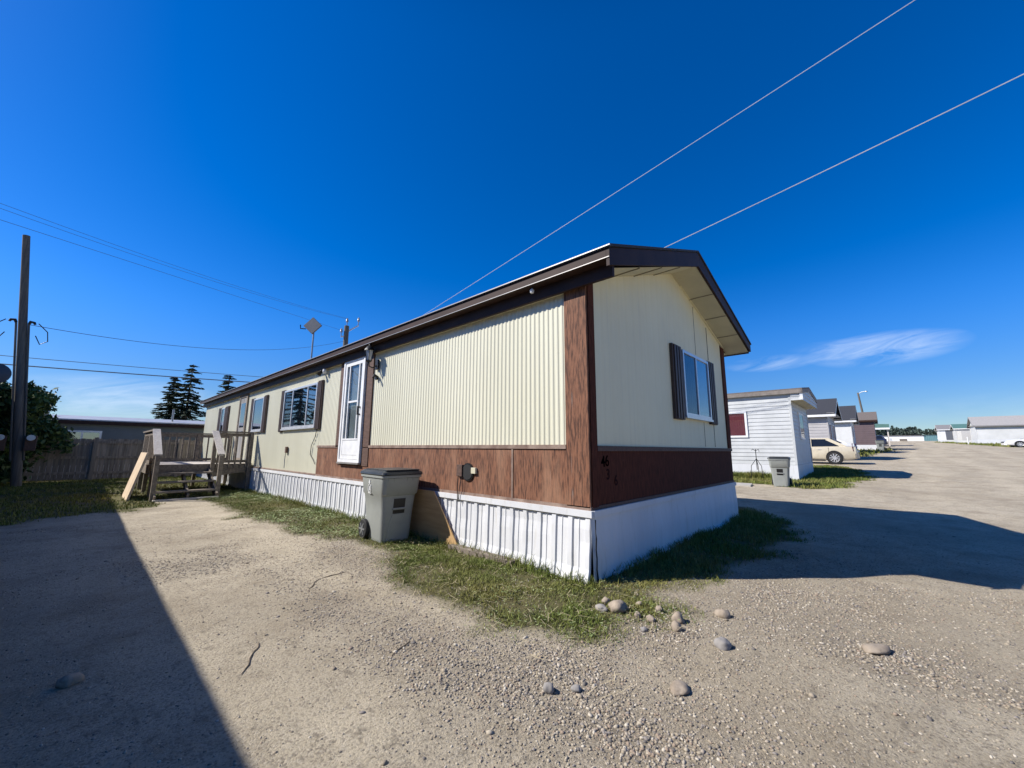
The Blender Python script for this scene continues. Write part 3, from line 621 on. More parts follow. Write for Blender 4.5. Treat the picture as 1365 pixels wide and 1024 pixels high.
# ---------------------------------------------------------------- wheeled bins
def bring(hw, hd, z, cy=0, r=.06, n=4):
    out = []
    for sx_, sy_, a0 in ((1, 1, 0), (-1, 1, 90), (-1, -1, 180), (1, -1, 270)):
        for k in range(n + 1):
            a = math.radians(a0 + 90 * k / n); out.append((sx_ * (hw - r) + r * math.cos(a), cy + sy_ * (hd - r) + r * math.sin(a), z))
    return out
def make_bin(label, loc, rz):
    t_ = thing('wheeled_bin', label, 'bin', loc, rz, 'wheeled bins of the trailer park')
    # local: front faces -Y, wheels at +Y
    bd = MB().loft([bring(.205, .24, .0, .0), bring(.215, .252, .06), bring(.235, .275, .40), bring(.252, .30, .60, -.0), bring(.268, .318, .625, -.008), bring(.285, .345, .84, -.012), bring(.30, .362, .845, -.012), bring(.30, .362, .875, -.012), bring(.275, .335, .876, -.012)])
    body = bd.build('body', bin_m, t_, 0, True)
    for x_ in (-.18, -.10, .10, .18): MB().hexa([(x_ - .012, -.315, .66), (x_ + .012, -.315, .66), (x_ + .022, -.30, .66), (x_ - .022, -.30, .66), (x_ - .035, -.365, .84), (x_ + .035, -.365, .84), (x_ + .035, -.33, .84), (x_ - .035, -.33, .84)]).build('lift_rib', bin_m, t_, .003)
    m = MB().hexa([(-.085, -.276, .365), (.085, -.276, .365), (.085, -.22, .365), (-.085, -.22, .365), (-.085, -.301, .565), (.085, -.301, .565), (.085, -.25, .565), (-.085, -.25, .565)]); m.build('recess_shade_block', black_p, t_, 0, label='black block painted in for the shaded recess behind the lift bar')  # black block set just proud, painting in the shade of a recess
    MB().tube([(-.10, -.290, .43), (.10, -.290, .43)], .014, 10).build('lift_bar', bin_m, t_, 0, True)
    MB().loft([[(-.09, -.279, .36), (.09, -.279, .36), (.09, -.25, .36), (-.09, -.25, .36)], [(-.13, -.268, .24), (.13, -.268, .24), (.13, -.24, .24), (-.13, -.24, .24)], [(-.15, -.256, .02), (.15, -.256, .02), (.15, -.22, .02), (-.15, -.22, .02)]]).build('front_panel', bin_m, t_, .004)
    ld = MB().loft([bring(.305, .37, .878, -.01), bring(.312, .378, .888, -.012), bring(.305, .37, .915, -.012), bring(.27, .335, .940, -.005), bring(.15, .2, .948, 0)]); lid = ld.build('lid', lid_m, t_, 0, True)
    MB().box(-.25, .25, -.36, .26, .9405, .953).build('lid_ridge', lid_m, lid, .004)
    MB().tube([(-.24, .36, .86), (-.24, .42, .89), (.24, .42, .89), (.24, .36, .86)], .016, 8).build('handle', bin_m, t_, 0, True)
    for sx_ in (-1, 1):
        w_ = MB().lathe([(.07, -.03), (.118, -.03), (.13, -.018), (.13, .018), (.118, .03), (.07, .03)], (sx_ * .245, .22, .13), 'x', 24).build('wheel', rubber, t_, 0, True)
        m = MB().lathe([(.022, -.036), (.022, .036)], (sx_ * .245, .22, .13), 'x', 10)
        for k in range(6):
            a = k * math.pi / 3; m.beam((sx_ * .245 + sx_ * .032, .22 + .02 * math.cos(a), .13 + .02 * math.sin(a)), (sx_ * .245 + sx_ * .032, .22 + .085 * math.cos(a), .13 + .085 * math.sin(a)), .02, .01, (1, 0, 0))
        m.build('hub', steel, w_)
    return t_
bin1 = make_bin('grey wheeled bin with dark lid beside the white skirting, near plywood sheet', (-.45, 3.02, float(gh(-.45, 3.02))), -.05)
b1n = dup(bin1, (12.45, .42, float(gh(12.45, .42)) - .01), -math.pi / 2 + .1, 'grey wheeled bin on the grass in front of the white trailer', (1, 1, 1.02))
dup(bin1, (54.4, -1.95, float(gh(54.4, -1.95))), -math.pi / 2, 'small distant grey wheeled bin beside the dark brown trailer', (1.25, 1.25, 1.2))
mk = pm('white_stamp_paint', (.75, .75, .73), .5)
RS = Matrix.Rotation(math.radians(-90), 4, 'Z') @ RX
text('4', .10, mk, 'stamped_mark', bin1, Matrix.Translation((-.287, .05, .745)) @ RS, 'white stamped figure 4')
text('8', .085, mk, 'stamped_mark', bin1, Matrix.Translation((-.281, .05, .665)) @ RS, 'white stamped figure 8 inside a ring')
rg = MB()
for k in range(20):
    a, b2 = k * math.pi / 10, (k + 1) * math.pi / 10
    rg.beam((-.281, .05 + .045 * math.cos(a), .695 + .055 * math.sin(a)), (-.281, .05 + .045 * math.cos(b2), .695 + .055 * math.sin(b2)), .008, .006, (1, 0, 0))
rg.beam((-.276, .09, .628), (-.276, .0, .628), .008, .006, (1, 0, 0)); rg.build('stamped_ring', mk, bin1)
# plywood behind the bin
o = MB().prism([(1.90, .02), (2.46, .665), (3.45, .665), (3.45, .02)], .015, 'x', -.105); o = o.build('plywood_sheet', ply)
tag(o, 'tan plywood sheet with a slanted edge leaning on white skirting behind the bin', 'board')

# ---------------------------------------------------------------- deck with stairs
DX0, DX1, DY0, DY1, DZ = -2.27, -.05, 11.6, 14.3, .79
deck = thing('wooden_deck', 'weathered wooden deck with railings and open stairs at the back door', 'deck', (0, 0, 0))
m = MB(); yy = DY0
while yy < DY1: m.box(DX0, DX1, yy, min(yy + .138, DY1), DZ - .038, DZ); yy += .145
m.build('floor_boards', wood_top, deck)
MB().box(DX0, DX1, DY0 - .04, DY0 - .002, DZ - .26, DZ - .0).box(DX0 - .04, DX0 - .002, DY0, DY1, DZ - .24, DZ - .002).box(DX0, DX1, DY1 - .04, DY1 - .002, DZ - .24, DZ - .04).build('rim_joist', wood_dk, deck)
def post(x, y, z0, z1, w=.09): MB().box(x - w / 2, x + w / 2, y - w / 2, y + w / 2, z0, z1).build('post', wood_dk, deck, .004)
for x_, y_ in ((DX0 + .05, DY0 - .09), (-1.0, DY0 - .09), (-.13, DY0 - .09), (DX0 + .05, DY1), (-.95, DY1), (-.1, DY1), (DX0 + .05, 12.95)): post(x_, y_, -.05, 1.66)
def railing(p, q, z0, z1, nb, gap=.05):
    p = Vector(p); q = Vector(q); d = q - p
    MB().beam((*p, z1), (*q, z1), .13, .04).beam((*p, z1 - .075), (*q, z1 - .075), .035, .09).build('top_rail', wood_dk, deck)
    MB().beam((*p, z0 + .06), (*q, z0 + .06), .035, .08).build('bottom_rail', wood_dk, deck)
    for k in range(nb):
        c = p + d * ((k + .7) / (nb + .4)); MB().box(c.x - .019, c.x + .019, c.y - .019, c.y + .019, z0 - .12, z1 - .03).build('baluster', wood_dk, deck)
railing((-1.0, DY0 - .06), (-.1, DY0 - .06), DZ, 1.68, 6)
railing((DX0 + .02, DY0 - .06), (DX0 + .02, DY1), DZ, 1.68, 16)
railing((DX0, DY1), (-.08, DY1), DZ, 1.68, 13)
for x_ in (DX0 + .0, -1.03):
    MB().beam((x_, DY0 - .12, 1.69), (x_, 10.42, 1.06), .15, .035).build('stair_handrail', wood_top, deck)
    MB().box(x_ - .045, x_ + .045, 10.36, 10.45, -.05, 1.04).build('stair_post', wood_dk, deck, .004)
    MB().beam((x_ + (.03 if x_ < -2 else -.03), DY0, .60), (x_ + (.03 if x_ < -2 else -.03), 10.3, .02), .04, .2).build('stringer', wood_dk, deck)
MB().beam((-1.62, DY0, .58), (-1.62, 10.35, .04), .05, .14).build('stringer', wood_dk, deck)
for k, (y_, z_) in enumerate(((11.18, .59), (10.78, .40), (10.40, .20))): MB().box(DX0 + .03, -1.02, y_ - .02, y_ + .27, z_ - .04, z_).build('tread', wood_dk, deck)
MB().box(DX0 - .0, -1.02, 10.22, 10.36, -.05, .03).build('landing_board', wood_top, deck)
MB().beam((-1.0, 11.45, .50), (-.15, 11.65, .62), .04, .12).build('brace', wood_dk, deck)
o = MB().hexa([(-2.66, 10.85, -.01), (-2.66, 12.25, -.01), (-2.61, 12.25, .0), (-2.61, 10.85, .0), (-2.42, 10.85, 1.10), (-2.42, 12.25, 1.10), (-2.37, 12.25, 1.10), (-2.37, 10.85, 1.10)]).build('plywood_sheet', ply_pale)
o.location.x = -.02
tag(o, 'pale plywood sheet leaning against the left side of the wooden deck', 'board')

# ---------------------------------------------------------------- back fence
fence = thing('wooden_fence', 'grey weathered board fence behind the deck and the grassy yard', 'fence', (0, 19.45, 0))
m = MB(); xx = -9.0; k = 0
while xx < 7: m.box(xx, xx + .135, .03, .05, .04 + .02 * random.random(), 1.50 + .05 * random.random()); xx += .142
m.build('pickets', wood_fence, fence)
for z_ in (.28, .84, 1.40): MB().box(-9, 7, -.012, .028, z_ - .045, z_ + .045).build('rail', wood_fence, fence)
for xx in np.arange(-8.1, 7, 2.45): MB().box(xx - .06, xx + .06, -.08, .045, -.1, 1.58).build('fence_post', wood_fence, fence)

# ---------------------------------------------------------------- trailers
def lap_rect(m, a0, a1, z0, z1, pitch, f, top=None, proud=.018):
    """f(a, d, z)->point; top(a)->clipping height, None for a rectangle"""
    z = z0
    while z < z1 - 1e-4:
        zt = min(z + pitch, z1)
        if top:
            l0, h0 = top(z); l1, h1 = top(zt)
            l0, h0, l1, h1 = max(l0, a0), min(h0, a1), max(l1, a0), min(h1, a1)
            if h0 - l0 < .02: break
            m.quad(f(l0, proud, z), f(h0, proud, z), f(max(h1, l1), .0, zt), f(l1, .0, zt))
            m.quad(f(l0, 0, z), f(h0, 0, z), f(h0, proud, z), f(l0, proud, z))
        else:
            m.quad(f(a0, proud, z), f(a1, proud, z), f(a1, 0, zt), f(a0, 0, zt)).quad(f(a0, 0, z), f(a1, 0, z), f(a1, proud, z), f(a0, proud, z))
        z = zt
    return m
def trailer(name, label, x, y, w, ln, sgn, hs_, he, hr, wm_, rm_, fm_, pitch=.2, og=.3, oe=.2, skm=None, win_end=(), win_side=(), boxed=False, cur=dark_in, group=None, cornerm=None):
    """gable-roofed trailer; local x across (0..w), length along sgn*Y from its street end at local y 0"""
    t_ = thing(name, label, 'mobile home', (x, y, float(gz(x)) - .03), 0, group); q = lambda yy: sgn * yy
    m = MB()
    lap_rect(m, 0, ln, hs_, he, pitch, lambda a, d, z: (-d, q(a), z)); lap_rect(m, 0, ln, hs_, he, pitch, lambda a, d, z: (w + d, q(a), z))
    top = lambda z: (0, w) if z <= he else ((z - he) / hr * w / 2, w - (z - he) / hr * w / 2)
    lap_rect(m, 0, w, hs_, he + hr - .02, pitch, lambda a, d, z: (a, q(-d), z), top); lap_rect(m, 0, w, hs_, he + hr - .02, pitch, lambda a, d, z: (a, q(ln + d), z), top)
    wall = m.build('wall', wm_, t_)
    MB().box(.02, w - .02, min(q(.02), q(ln - .02)), max(q(.02), q(ln - .02)), .0, he - .01).build('wall_core', dark_in, wall)
    MB().box(-.03, w + .03, min(q(-.03), q(ln)), max(q(-.03), q(ln)), -.3, hs_ - .006).build('skirting', skm or skirt_m, t_)
    cm = cornerm or wm_
    for xx in (-.03, w - .05): MB().box(xx, xx + .08, min(q(-.03), q(.05)), max(q(-.03), q(.05)), hs_, he).build('corner_trim', cm, t_)
    ya, yb = q(-og), q(ln + .1); y0, y1 = min(ya, yb), max(ya, yb); sl_ = hr / (w / 2)
    pr = [(-oe, he - oe * sl_ + .10), (w / 2, he + hr + .10), (w + oe, he - oe * sl_ + .10), (w + oe, he - oe * sl_ + .05), (w / 2, he + hr + .05), (-oe, he - oe * sl_ + .05)]
    MB().prism(pr, y1 - y0, 'y', y0).build('roof', rm_, t_)
    m = MB(); z_ = he - oe * sl_
    m.box(-oe - .02, -oe + .015, y0 + .03, y1 - .03, z_ - .10, z_ + .048).box(w + oe - .015, w + oe + .02, y0 + .03, y1 - .03, z_ - .10, z_ + .048)
    fe = q(-og + .02)
    m.prism([(-oe - .02, z_ - .10), (w / 2, he + hr - .11), (w + oe + .02, z_ - .10), (w + oe + .02, z_ + .047), (w / 2, he + hr + .047), (-oe - .02, z_ + .047)], -sgn * .025, 'y', fe)
    m.build('fascia', fm_, t_)
    if boxed:   # sided box under the overhanging gable
        m = MB(); ys0, ys1 = q(-og + .03), q(-.035); zb = he - .38
        lap_rect(m, -.06, w + .06, zb, he + hr - .04, pitch, lambda a, d, z: (a, q(-og + .03 - d), z), lambda z: (-.06, w + .06) if z <= he else ((z - he) / hr * w / 2, w - (z - he) / hr * w / 2))
        for xx in (-.06, w + .06): lap_rect(m, 0, og - .06, zb, he, pitch, lambda a, d, z: (xx + (-d if xx < 0 else d), q(-.035 - a), z))
        m.build('gable_box', wm_, t_)
        MB().quad((-.06, ys0, zb), (w + .06, ys0, zb), (w + .06, ys1, zb), (-.06, ys1, zb)).build('soffit', soffit_m, t_)
        MB().box(-.10, -.065, min(q(-og), q(-og + .1)), max(q(-og), q(-og + .1)), zb, he).build('corner_trim', white_m, t_)
    else:
        MB().box(-oe + .02, w + oe - .02, min(q(-og + .06), q(-.03)), max(q(-og + .06), q(-.03)), he - .02, he).build('soffit', wm_, t_)
    for a0, a1, z0, z1 in win_end:
        d0, d1 = sorted((q(-.05), q(-.0))); wf = fr('y', a0, a1, z0, z1, d0, d1, .07).build('window', white_m, t_)
        MB().box(a0 + .05, a1 - .05, *sorted((q(-.042), q(-.038))), z0 + .05, z1 - .05).build('pane', glass_m, wf)
        MB().box(a0 + .05, a1 - .05, *sorted((q(-.032), q(-.028))), z0 + .05, z1 - .05).build('dark_interior', dark_in, wf)
    for a0, a1, z0, z1 in win_side:
        b0, b1 = sorted((q(a0), q(a1))); wf = fr('x', b0, b1, z0, z1, -.05, 0, .08).build('window', white_m, t_)
        MB().box(-.042, -.038, b0 + .06, b1 - .06, z0 + .06, z1 - .06).build('pane', glass_m, wf)
        if cur is dark_in: MB().box(-.032, -.028, b0 + .06, b1 - .06, z0 + .06, z1 - .06).build('dark_interior', cur, wf)
        else: curtain(MB(), 'x', b0 + .06, b1 - .06, z0 + .06, z1 - .06, -.031, .0025).build('curtain', cur, wf)
    return t_
lapw = pm('white_vinyl_siding', (.55, .56, .55), .5, col2=(.47, .48, .47), scale=2)
lapg = pm('greige_vinyl_siding', (.44, .42, .41), .5, scale=2)
lapb = pm('dark_brown_siding', (.135, .095, .10), .6, scale=2)
lapk = pm('charcoal_siding', (.09, .085, .08), .7, scale=2)
tan_roof = pm('brown_shingle', (.17, .145, .13), .85, col2=(.13, .105, .09), scale=12)
grey_roof = pm('grey_shingle', (.36, .34, .33), .8, col2=(.28, .27, .26), scale=8)
green_roof = pm('green_metal_roof', (.10, .20, .17), .5, scale=4)
fas_tan = pm('tan_fascia', (.25, .215, .185), .7, col2=(.17, .145, .125), scale=5)
t2 = trailer('neighbour_trailer', 'white lap sided trailer with red curtain and boxed gable across the lane', 15.3, .33, 4.35, 15, 1, .58, 3.46, .27, lapw, tan_roof, fas_tan, .155, .44, .12, None, ((1.55, 2.75, 1.60, 2.72),), ((1.55, 2.6, 1.66, 2.75),), True, curtain_r, 'trailers along the street')
t3 = trailer('neighbour_trailer', 'greige lap sided trailer with dark shingle roof behind the cream car', 31, .45, 5.2, 15, 1, .5, 3.25, 1.15, lapg, shingle, white_m, .2, .5, .35, None, ((.6, 1.6, 1.4, 2.6), (3.2, 4.2, 1.4, 2.6)), (), False, group='trailers along the street')
t4 = trailer('neighbour_trailer', 'white walled trailer with dark shingle roof between the greige and brown trailers', 45, -.15, 5.4, 14, 1, .5, 3.2, 1.4, pm('bright_white_wall', (.68, .68, .66), .5, scale=1.), shingle, white_m, 2.6, .45, .35, None, ((1.2, 2.4, 1.5, 2.7),), (), False, group='trailers along the street')
t5 = trailer('neighbour_trailer', 'dark brown lap sided trailer with brown roof and white skirting', 56, -1.65, 5, 14, 1, .62, 3.4, .95, lapb, tan_roof, fascia_m, .25, .35, .3, None, ((1.2, 2.2, 1.5, 2.6),), (), False, group='trailers along the street')
t6 = trailer('neighbour_trailer', 'far beige trailer with a small green awning roof on posts', 76, -1.0, 5, 14, 1, .5, 2.9, .6, pm('beige_wall', (.45, .36, .28), .6), green_roof, white_m, 2.3, .3, .25, None, (), (), False, group='trailers along the street')
MB().hexa([(-.3, -2.1, 2.55), (4.5, -2.1, 2.55), (4.5, .0, 2.75), (-.3, .0, 2.75), (-.3, -2.1, 3.2), (4.5, -2.1, 3.2), (4.5, 0, 3.3), (-.3, 0, 3.3)]).build('awning', green_roof, t6)
MB().box(-.32, -.3, -2.12, 0, 2.45, 2.7).build('awning_fascia', white_m, t6)
for x_ in (.0, 2.0, 4.2): MB().box(x_, x_ + .14, -1.95, -1.8, -.3, 2.54).build('awning_post', wood_top, t6)
# the trailer behind the back fence and the one whose shadow covers the left of the drive
t7 = trailer('neighbour_trailer', 'dark grey trailer with pale roof edge behind the back fence', 0, 0, 3.6, 17, 1, .5, 2.25, .22, pm('slate_siding', (.15, .18, .185), .6, scale=2), roofmetal, fascia_m, .8, .2, .15, None, (), (), False)
t7.location = (8.6, 21.6, 0); t7.rotation_euler = (0, 0, math.radians(90))
wf = fr('x', 11.65, 12.75, 1.30, 1.88, -.05, 0, .07).build('window', alu, t7); MB().box(-.03, -.022, 11.7, 12.7, 1.35, 1.83).build('pane', glass_hi, wf); MB().box(-.045, -.0, 12.18, 12.24, 1.37, 1.81).build('mullion', alu, wf)
MB().tube([(1.2, 13.3, 2.3), (1.2, 13.3, 2.85)], .07, 8).build('roof_vent', steel, t7); MB().tube([(.7, 9.4, 2.3), (.7, 9.4, 3.0)], .04, 8).build('roof_vent', steel, t7)
t8 = trailer('neighbour_trailer', 'dark brown trailer left of the drive whose shadow covers the gravel', -10.0, -13.5, 4.1, 32.1, 1, .6, 3.17, .7, lapk, shingle, fascia_m, .2, .3, .30, None, (), (), False)

# right-hand row
t9 = trailer('neighbour_trailer', 'large white trailer with grey shingle roof at the right side of the street', 91, -13.0, 5.5, 18, -1, .75, 2.95, 1.35, pm('plain_white_wall', (.66, .66, .64), .5, scale=.8), grey_roof, pm('grey_fascia', (.22, .21, .21), .6), 2.3, .3, .35, None, (), (), False, group='trailers along the street')
t10 = trailer('neighbour_trailer', 'small white trailer with a green roof right of the street', 98.5, -11.6, 4.6, 14, -1, .5, 2.55, .75, pm('off_white_wall', (.66, .65, .62), .6), green_roof, white_m, 2.3, .3, .2, None, (), (), False, group='trailers along the street')
MB().box(-.03, .0, -1.9, -.55, .55, 2.4).build('grey_panel', pm('pale_grey_panel', (.52, .51, .5), .6, stretch=(1, 6, 1)), t10)
t11 = trailer('neighbour_trailer', 'white garage like trailer with grey roof and dark door, far right of the street', 107.5, -10.3, 4.6, 14, -1, .5, 2.5, .85, white_m, pm('dull_grey_shingle', (.23, .22, .22), .8), white_m, 2.3, .3, .2, None, (), (), False, group='trailers along the street')
MB().box(-.04, -.002, -2.1, -.75, .5, 2.35).build('garage_door', pm('slate_door', (.13, .14, .16), .6), t11)
# buildings closing the street
wh = thing('long_white_building', 'long low white building with a dark door closing the far end of the street', 'building', (131, 0, float(gz(131)) - .2))
MB().box(0, 8, -9.35, 6, 0, 1.5).build('wall', white_m, wh); MB().box(-.25, 8.2, -9.45, 6.2, 1.505, 1.62).build('roof', shingle, wh); MB().box(-.05, -.002, -6.5, -5.2, .0, .72).build('door', pm('brown_grey_door', (.16, .14, .12), .7), wh)
MB().box(-.04, -.002, -3.9, -3.5, .3, .9).build('door', alu, wh, label='small pale door')
te = thing('teal_container', 'teal shipping container at the end of the street beside the long white building', 'container', (131, 0, float(gz(131)) - .2))
m = MB(); yy = -13.2
while yy < -9.5: m.box(0, 3, yy, yy + .16, .05, 1.42).box(.05, 3, yy + .16, yy + .3, .05, 1.42); yy += .3
m.build('corrugated_wall', pm('teal_paint', (.14, .27, .29), .5, scale=2), te); MB().box(-.03, 3.03, -13.3, -9.42, 1.43, 1.55).box(-.03, 3.03, -13.3, -9.42, -.1, .06).build('frame_rail', pm('dark_teal_paint', (.07, .13, .15), .5), te)

# ---------------------------------------------------------------- cars
def car(name, label, cat, paint, loc, rz, sc=(1, 1, 1), tail_lamps=True, suv=False):
    """local: forward = +X, length 5.0"""
    t_ = thing(name, label, cat, loc, rz); t_.scale = sc
    hz = .12 if suv else 0
    # (x, half width, z bottom, z belt)
    st = [(-2.50, .70, .42, .78), (-2.42, .86, .30, .98), (-2.1, .92, .24, 1.01), (-1.3, .95, .22, 1.00), (0, .95, .22, .97), (1.1, .95, .22, .95), (1.9, .92, .24, .88), (2.32, .84, .28, .76), (2.48, .66, .38, .62)]
    rings = []
    for x_, hw, zb, zt in st:
        zt += hz; p = [(-hw * .9, zb), (-hw, zb + .12), (-hw * 1.0, zt - .16), (-hw * .955, zt - .04), (-hw * .84, zt), (hw * .84, zt), (hw * .955, zt - .04), (hw, zt - .16), (hw, zb + .12), (hw * .9, zb)]
        rings.append([(x_, a, z) for a, z in p])
    body = MB().loft(rings).build('body', paint, t_, 0, True)
    def gh_(x0, x1, x2, x3, zr, infl, name_, mat_, par):
        zb = .955 + hz; r0 = [(x0, -.79, zb), (x3, -.77, zb - .03), (x3, .77, zb - .03), (x0, .79, zb)]; r1 = [(x1, -.62 - infl, zr), (x2, -.62 - infl, zr), (x2, .62 + infl, zr), (x1, .62 + infl, zr)]
        return MB().loft([r0, r1]).build(name_, mat_, par, .01)
    xb = -2.25 if suv else -1.95
    gh_(xb, xb + (.25 if suv else .85), .25, 1.25, 1.44 + hz, 0, 'windows', pm('car_glass', (.012, .014, .017), .08, spec=.6), t_)
    x1, x2 = xb + (.22 if suv else .78), .30; zr = 1.432 + hz
    MB().loft([[(x1, -.64, zr - .02), (x2, -.64, zr - .02), (x2, .64, zr - .02), (x1, .64, zr - .02)], [(x1 + .02, -.60, zr + .035), (x2 - .05, -.60, zr + .035), (x2 - .05, .60, zr + .035), (x1 + .02, .60, zr + .035)], [(x1 + .2, -.45, zr + .055), (x2 - .25, -.45, zr + .055), (x2 - .25, .45, zr + .055), (x1 + .2, .45, zr + .055)]]).build('roof', paint, t_, 0, True)
    for s_ in (-1, 1):
        for p_, q_, w_, h_, u_ in (((xb - .02, s_ * .79, .96 + hz), (x1 + .02, s_ * .635, zr), .16, .05, (0, 1, 0)), ((1.26, s_ * .775, .92 + hz), (x2 - .02, s_ * .635, zr), .06, .05, (0, 1, 0)), ((-.42, s_ * .792, .95 + hz), (-.42, s_ * .635, zr), .09, .03, (1, 0, 0))): MB().beam(p_, q_, w_, h_, u_).build('pillar', paint, t_)
    for x_ in (-1.45, 1.5):
        for s_ in (-1, 1):
            y_ = s_ * .84
            MB().lathe([(.39, -.02), (.39, .13 if s_ > 0 else -.13)] if s_ > 0 else [(.39, -.13), (.39, .02)], (x_, y_, .37), 'y', 24).build('wheel_arch', black_p, t_)
            wl = MB().lathe([(.20, -.115), (.32, -.12), (.35, -.09), (.35, .09), (.32, .12), (.20, .115)], (x_, s_ * .86, .35), 'y', 28).build('wheel', rubber, t_, 0, True)
            m = MB().lathe([(.20, .10), (.235, .125), (.235, .09)] if s_ > 0 else [(.235, -.09), (.235, -.125), (.20, -.10)], (x_, s_ * .86, .35), 'y', 24)
            m.lathe([(.05, -.13), (.05, .13)], (x_, s_ * .86, .35), 'y', 10)
            for k in range(9):
                a = k * 2 * math.pi / 9; m.beam((x_ + .04 * math.cos(a), s_ * .985, .35 + .04 * math.sin(a)), (x_ + .225 * math.cos(a), s_ * .985, .35 + .225 * math.sin(a)), .045, .02, (0, 1, 0))
            m.build('rim', alu, wl)
    red = pm('tail_lamp_red', (.16, .01, .015), .2)
    for s_ in (-1, 1):
        MB().hexa([(-2.52, s_ * .62, .74 + hz), (-2.3, s_ * .93, .74 + hz), (-2.28, s_ * .80, .74 + hz), (-2.45, s_ * .62, .74 + hz), (-2.47, s_ * .64, .98 + hz), (-2.28, s_ * .905, .98 + hz), (-2.26, s_ * .8, .98 + hz), (-2.4, s_ * .64, .98 + hz)]).build('tail_lamp', red, t_)
        MB().hexa([(2.50, s_ * .45, .58), (2.36, s_ * .83, .58), (2.2, s_ * .8, .58), (2.2, s_ * .45, .58), (2.44, s_ * .45, .72), (2.25, s_ * .83, .74), (2.1, s_ * .8, .72), (2.2, s_ * .45, .72)]).build('headlight', pm('headlamp_lens', (.35, .36, .38), .1), t_)
        MB().box(-.88, -.72, s_ * .945 - .02, s_ * .945 + .02, .80 + hz, .83 + hz).box(.28, .44, s_ * .945 - .02, s_ * .945 + .02, .79 + hz, .82 + hz).build('door_handle', alu, t_)
        MB().box(-1.22, -1.21, s_ * .952 - .004, s_ * .952 + .004, .3, .95 + hz).box(-.42, -.41, s_ * .955 - .004, s_ * .955 + .004, .28, .95 + hz).box(.86, .87, s_ * .955 - .004, s_ * .955 + .004, .28, .93).build('door_seam', black_p, t_)
        MB().box(.92, 1.08, s_ * .93, s_ * 1.08, .98 + hz, 1.08 + hz).build('mirror', paint, t_)
    MB().hexa([(-2.56, -.72, .34), (-2.56, .72, .34), (-2.36, .90, .34), (-2.36, -.9, .34), (-2.55, -.74, .60), (-2.55, .74, .60), (-2.36, .91, .60), (-2.36, -.91, .60)]).build('rear_bumper', paint, t_, .02)
    MB().hexa([(2.36, -.86, .24), (2.36, .86, .24), (2.55, .6, .26), (2.55, -.6, .26), (2.36, -.86, .50), (2.36, .86, .50), (2.56, .6, .52), (2.56, -.6, .52)]).build('front_bumper', paint, t_, .02)
    MB().box(2.40, 2.57, -.42, .42, .54, .66).build('grille', black_p, t_)
    MB().box(-2.57, -2.50, -.26, .26, .66, .78).build('number_plate', white_m, t_)
    MB().box(-1.0, 1.05, -.92, .92, .17, .24).build('sill', black_p, t_)
    return t_
cream_p = pm('cream_car_paint', (.62, .55, .41), .3, coat=.6, spec=.5); white_p = pm('white_car_paint', (.72, .72, .72), .3, coat=.6); blue_p = pm('navy_car_paint', (.02, .03, .07), .3, coat=.6)
zc = lambda x_, y_: float(gh(x_, y_)) - .02
car('parked_car', 'cream sedan with dark tinted windows parked beside the white trailer', 'car', cream_p, (27.6, 1.50, zc(27.6, 1.5)), math.radians(90 + 2), (1.02, 1.03, 1.04))
car('parked_car', 'white sedan half hidden behind the cream sedan', 'car', white_p, (40.6, 2.0, zc(40.6, 2)), math.radians(90), (1, 1, 1.03))
car('parked_car', 'dark blue car parked under the awning far down the street', 'car', blue_p, (73.2, -.35, zc(73, -.35)), math.radians(92), (.9, 1, 1.0), suv=True)
car('parked_car', 'white car with its nose showing at the right edge of the street', 'car', white_p, (71.3, -15.35, zc(71, -15.3)), math.radians(93), (1.08, 1.0, 1.0))
# pickup truck far away
pk = thing('pickup_truck', 'small white pickup truck parked at the far right end of the street', 'truck', (116, -13.2, zc(116, -13)), math.radians(90 + 6))
MB().loft([[(x_, -.95, z0), (x_, .95, z0), (x_, .93, z1), (x_, -.93, z1)] for x_, z0, z1 in ((-2.7, .5, 1.05), (-.6, .45, 1.08), (1.0, .45, 1.1), (2.3, .5, 1.0), (2.6, .55, .85))]).build('body', white_p, pk, .03)
MB().loft([[(-.6, -.88, 1.08), (1.2, -.88, 1.08), (1.2, .88, 1.08), (-.6, .88, 1.08)], [(-.4, -.72, 1.72), (.5, -.72, 1.72), (.5, .72, 1.72), (-.4, .72, 1.72)]]).build('cab', white_p, pk, .03)
MB().box(-.45, .75, -.87, .87, 1.2, 1.55).build('windows', dark_in, pk)
for x_ in (-1.7, 1.7):
    for s_ in (-1, 1): MB().lathe([(.2, -.12), (.4, -.12), (.4, .12), (.2, .12)], (x_, s_ * .88, .4), 'y', 16).build('wheel', rubber, pk)

